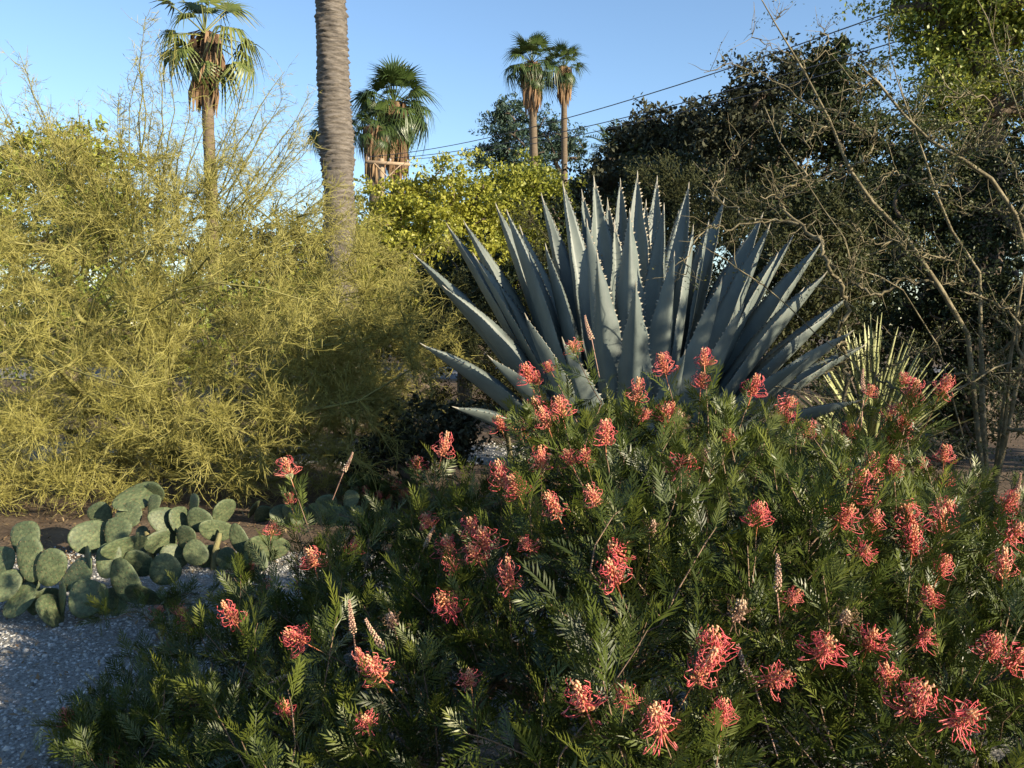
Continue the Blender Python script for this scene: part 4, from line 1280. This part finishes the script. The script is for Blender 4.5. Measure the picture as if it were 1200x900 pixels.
def gh(x, y):
    x = np.asarray(x, float); y = np.asarray(y, float)
    r = np.interp(x, RX, RZ, left=0, right=0)
    yf = np.interp(x, [-1.75, -1.3, -0.9, -0.4, 0.2, 1.5, 3.0], [3.0, 2.65, 2.2, 1.6, 1.35, 1.3, 1.8])
    yb = np.interp(x, [-1.75, -0.8, 0.5, 2, 3.2], [3.6, 4.3, 4.7, 4.7, 4.0])
    u = np.where(y < YR, (YR - y) / (YR - yf), (y - YR) / (yb - YR))
    f = np.clip(1 - np.clip(u, 0, 1) ** 2.2, 0, 1) ** 0.6
    bump = 0.05 * np.sin(5.3 * x + 1.1) * np.sin(4.7 * y + 0.4) + 0.035 * np.sin(11 * x + 2 * y) * np.sin(9 * y - 3 * x)
    return np.maximum(0, r * f + bump * np.minimum(1, r * f * 3))


def gnorm(x, y):
    e = 0.05
    n_ = np.stack([-(gh(x + e, y) - gh(x - e, y)) / (2 * e), -(gh(x, y + e) - gh(x, y - e)) / (2 * e), np.ones_like(np.asarray(x, float))], -1)
    return unit(np.clip(n_, -2.5, 2.5))


def hit(px, py):
    for d in np.arange(1.3, 5.5, 0.01):
        p = P(px, py, d)
        if gh(p[0], p[1]) >= p[2]: return p
    return None


FLOWERS = [(690, 435), (640, 472), (668, 456), (658, 508), (735, 496), (797, 525), (825, 460), (782, 468), (865, 490), (898, 503), (940, 542), (985, 540), (1022, 520), (1037, 568), (1085, 577),
           (992, 622), (780, 576), (648, 572), (612, 598), (680, 630), (523, 641), (530, 598), (490, 578), (518, 566), (583, 682), (612, 716), (550, 746), (740, 678), (887, 655), (955, 640),
           (1093, 630), (1095, 655), (1057, 683), (1083, 708), (1153, 655), (1160, 617), (970, 755), (945, 790), (1055, 782), (855, 756), (833, 812), (880, 820), (780, 886), (828, 884), (452, 817),
           (568, 838), (360, 860), (353, 618), (352, 584), (325, 656), (415, 676), (378, 690), (295, 757), (1000, 655), (1035, 828), (1097, 865), (645, 665), (1152, 710), (230, 760),
           (905, 520), (960, 545), (625, 610), (1003, 560), (845, 545), (560, 690), (575, 655), (975, 580), (1010, 590), (720, 620)]
_r = R(77)
FLOWERS += [(int(_r.uniform(600, 1170)), int(_r.uniform(470, 600))) for _ in range(26)] + [(int(_r.uniform(350, 1180)), int(_r.uniform(580, 880))) for _ in range(22)]
BUDS = [(392, 570), (350, 688), (420, 780), (480, 668), (960, 850), (915, 735), (1165, 590), (1183, 600), (475, 800), (300, 800), (640, 520), (620, 580), (905, 860), (1010, 480), (700, 420)]


def grevillea():
    rng = R(301)
    base = np.array([0.7, 3.3, 0.0])
    root = thing('grevillea', 'mounded dark green grevillea covered in coral-red spidery flowers', 'shrub', base)
    tips = []; dirs = []; kinds = []
    # flower-bearing shoots
    fl = []
    for (px, py) in FLOWERS:
        p = hit(px, py + 4)
        if p is None:
            p = P(px, py, YR)
        fl.append(p)
    def sample(n, off0, off1, xr=(-1.7, 3.2), near=1.0):
        out = []
        while len(out) < n:
            x = rng.uniform(*xr); y = rng.uniform(1.3, 4.7)
            h = gh(x, y)
            if h < 0.07: continue
            nv = gnorm(x, y)
            # area correction and preference for what can be seen
            if rng.random() > (1 / nv[2]) / 2.5: continue
            if y > 3.7 and rng.random() < 0.65: continue
            if x > 2.3 and rng.random() < 0.6: continue
            p = np.array([x, y, h]) + nv * rng.uniform(off0, off1)
            if p[2] < 0.04: continue
            out.append((p, nv))
        return out
    outer = sample(730, -0.06, 0.08) + sample(270, 0.06, 0.19)
    inner = sample(460, -0.4, -0.08)
    outer += [q for q in sample(420, -0.12, 0.06, (-0.7, 1.9)) if q[0][1] < 2.45]
    sh_p = []; sh_d = []; sh_L = []; sh_n = []; sh_t = []
    for k, (p, nv) in enumerate(outer + inner):
        d_ = unit(nv * 0.65 + np.array([0, 0, 0.5]) + rng.normal(size=3) * 0.38)
        sh_p.append(p); sh_d.append(d_); sh_L.append(rng.uniform(0.16, 0.32)); sh_n.append(11 if k < len(outer) else 8); sh_t.append(rng.random())
    for p in fl:
        nv = gnorm(p[0], p[1])
        d_ = unit(nv * 0.7 + np.array([0, 0, 0.35]) + rng.normal(size=3) * 0.25)
        sh_p.append(p + nv * 0.075); sh_d.append(d_); sh_L.append(0.24); sh_n.append(9); sh_t.append(rng.random())
    sh_p = np.array(sh_p); sh_d = np.array(sh_d)
    # branches: skeleton to shoot starts, then shoots
    starts = sh_p - sh_d * np.array(sh_L)[:, None]
    starts[:, 2] = np.maximum(starts[:, 2], 0.03)
    tr = []
    for a in np.linspace(0, 6.28, 8)[:-1]:
        e = base + np.array([math.cos(a) * 0.8, math.sin(a) * 0.55, 0.32])
        tr.append(np.array([base, base + (e - base) * 0.5 + [0, 0, 0.02], e]))
    polys, rad = skeleton(rng, tr, starts, K=6, rtip=0.0026, expo=2.3, wander=0.16, lift=0.03, steep=0.4, rmax=0.03)
    V, Q = tubes(polys, rad, 3)
    s = Soup(); s.add(V, Q)
    mid = (starts + sh_p) / 2 + rng.normal(size=sh_p.shape) * 0.012
    sp = np.stack([starts, starts * .4 + mid * .6, mid * .4 + sh_p * .6, sh_p], 1)
    V, Q = tubes(sp, np.tile([0.0026, 0.0022, 0.0018, 0.0012], (len(sp), 1)), 3)
    s.add(V, Q)
    s.build('branches', M['gstem'], root, base, smooth=True)
    # leaves spiralling along each shoot
    pos = []; ax = []; tn = []; sz = []
    for i in range(len(sh_p)):
        n = sh_n[i]
        d_ = sh_d[i]; u_ = unit(np.cross(d_, [0.3, 0.2, 1.0])); v_ = np.cross(d_, u_)
        for k in range(n):
            f = (k + 0.5) / n
            a = k * 2.4 + i
            rad_ = u_ * math.cos(a) + v_ * math.sin(a)
            el = 0.25 + 0.75 * f
            dv = unit(d_ * (0.35 + 1.3 * f ** 2) + rad_ * (1.0 - 0.35 * f) + np.array([0, 0, 0.15]) + rng.normal(size=3) * 0.15)
            pos.append(starts[i] + (sh_p[i] - starts[i]) * f); ax.append(dv)
            tn.append(0.08 + 0.30 * sh_t[i] + 0.26 * f ** 3 + rng.normal(0, 0.06)); sz.append(rng.uniform(0.7, 1.1) * (1 - 0.25 * f ** 3))
    pos = np.array(pos); ax = np.array(ax); tn = np.clip(np.array(tn), 0.0, 0.64); sz = np.array(sz)
    nrm = np.array([0.25, -0.2, 0.8]) + rng.normal(size=ax.shape) * 0.6
    sd = unit(np.cross(nrm, ax)); up = np.cross(ax, sd)
    var = rng.integers(0, 4, len(pos))
    # the 300 leaves that show largest become parts of their own
    dep = pos[:, 1]; pxs = 600 + pos[:, 0] / dep * F; pys = 380 - (pos[:, 2] - EYE) / dep * F
    surf = pos[:, 2] - gh(pos[:, 0], pos[:, 1])
    score = (sz / dep) * np.where((pxs > 10) & (pxs < 1190) & (pys < 890) & (surf > -0.06), 1, 0)
    single = np.argsort(-score)[:300]
    mask = np.ones(len(pos), bool); mask[single] = False
    lms = [mesh('leaf', v, [q], M['gleaf']) for v, q in LV]
    for i in single:
        m = Matrix(((ax[i][0], sd[i][0], up[i][0], pos[i][0] - base[0]), (ax[i][1], sd[i][1], up[i][1], pos[i][1] - base[1]), (ax[i][2], sd[i][2], up[i][2], pos[i][2] - base[2]), (0, 0, 0, 1)))
        o = bpy.data.objects.new('leaf', lms[var[i]]); COL.objects.link(o); o.parent = root
        o.matrix_local = m @ Matrix.Scale(float(sz[i]), 4)
    s = Soup()
    for v in range(4):
        sel = np.where(mask & (var == v))[0]
        tv, tq = LV[v]
        mats = np.stack([ax[sel], sd[sel], up[sel]], 2) * sz[sel][:, None, None]
        V = stamp(tv, mats, pos[sel])
        s.add(V.reshape(-1, 3), rep_faces(tq, len(sel), len(tv)), tint=np.repeat(tn[sel], len(tv)))
    s.build('foliage', M['gleaf'], root, base, kind='stuff')
    # flowers
    nf = len(fl)
    for i, p in enumerate(fl):
        d_ = sh_d[len(outer) + len(inner) + i]
        core, sty = FLOW[rng.choice(5, p=[0.25, 0.25, 0.2, 0.2, 0.1])]
        put_flower(root, base, sh_p[len(outer) + len(inner) + i] + d_ * 0.03, d_, core, sty, rng.uniform(0.6, 1.15), rng)
    for (px, py) in BUDS:
        p = hit(px, py + 8)
        if p is None: p = P(px, py + 10, YR)
        nv = gnorm(p[0], p[1])
        d_ = unit(nv * 0.4 + np.array([0, 0, 0.6]) + rng.normal(size=3) * 0.4)
        q = Vector(d_).to_track_quat('Z', 'Y').to_matrix().to_4x4()
        o = bpy.data.objects.new('bud_spike', BUD); COL.objects.link(o); o.parent = root
        o.matrix_local = Matrix.Translation(tuple(p + d_ * 0.11 - base)) @ q @ Matrix.Scale(rng.uniform(0.8, 1.15), 4)
    return lms


def put_flower(root, base, p, d_, core, sty, sc, rng):
    q = Vector(d_).to_track_quat('Z', 'Y').to_matrix().to_4x4() @ Matrix.Rotation(rng.random() * 6.28, 4, 'Z')
    o = bpy.data.objects.new('flower', core); COL.objects.link(o); o.parent = root
    o.matrix_local = Matrix.Translation(tuple(np.asarray(p) - base)) @ q @ Matrix.Scale(sc, 4)
    t = bpy.data.objects.new('styles', sty); COL.objects.link(t); t.parent = o


LMS = grevillea()


def low_grevillea(label, base, r, h, n, seed, nfl, name='low_grevillea'):
    rng = R(seed)
    base = np.array(base, float)
    root = thing(name, label, 'shrub', base)
    T = np.column_stack([rng.normal(0, r[0], n), rng.normal(0, r[1], n), rng.uniform(0.08, h, n)]) + base
    tr = [np.array([base, base + [0, 0, 0.03], base + [0.02, 0, 0.08]])]
    polys, rad = skeleton(rng, tr, T, K=5, rtip=0.002, wander=0.2)
    s = Soup(); V, Q = tubes(polys, rad, 4); s.add(V, Q); s.build('branches', M['gstem'], root, base)
    s = Soup()
    for v in range(4):
        m = n * 3
        k = rng.integers(1, len(polys), m)
        f = rng.integers(1, 5, m)
        pos = polys[k, f]
        ax = unit(rng.normal(size=(m, 3)) + [0, 0, 0.6]); sd = unit(np.cross([0, 0, 1.0] + rng.normal(size=(m, 3)) * .3, ax)); up = np.cross(ax, sd)
        V = stamp(LV[v][0], np.stack([ax, sd, up], 2) * rng.uniform(.6, 1.0, m)[:, None, None], pos)
        s.add(V.reshape(-1, 3), rep_faces(LV[v][1], m, len(LV[v][0])), tint=np.repeat(rng.random(m) * 0.5, len(LV[v][0])))
    s.build('foliage', M['gleaf'], root, base, kind='stuff')
    for i in range(nfl):
        k = rng.integers(1, len(polys))
        core, sty = FLOW[rng.integers(0, 4)]
        d_ = unit(rng.normal(size=3) * 0.5 + [0, -0.3, 0.7])
        put_flower(root, base, polys[k, -1] + d_ * 0.02, d_, core, sty, rng.uniform(0.8, 1.1), rng)
    return root


low_grevillea('low shrub with deep red flowers in the dark gap under the palo verde edge', G(432, 7.6), (0.2, 0.12), 0.22, 50, 311, 22)
low_grevillea('straggling sprig with orange-red flowers lying on the shaded gravel', P(110, 875, 3.15) * np.array([1, 1, 0]), (0.1, 0.08), 0.15, 16, 312, 4)
low_grevillea('small red-tipped sprig beside the large prickly pear', P(190, 745, 4.4) * np.array([1, 1, 0]), (0.13, 0.12), 0.2, 12, 313, 3)
low_grevillea('red-flowered sprig in front of the middle prickly pear clump', P(285, 640, 4.9) * np.array([1, 1, 0]), (0.1, 0.08), 0.25, 12, 314, 3)
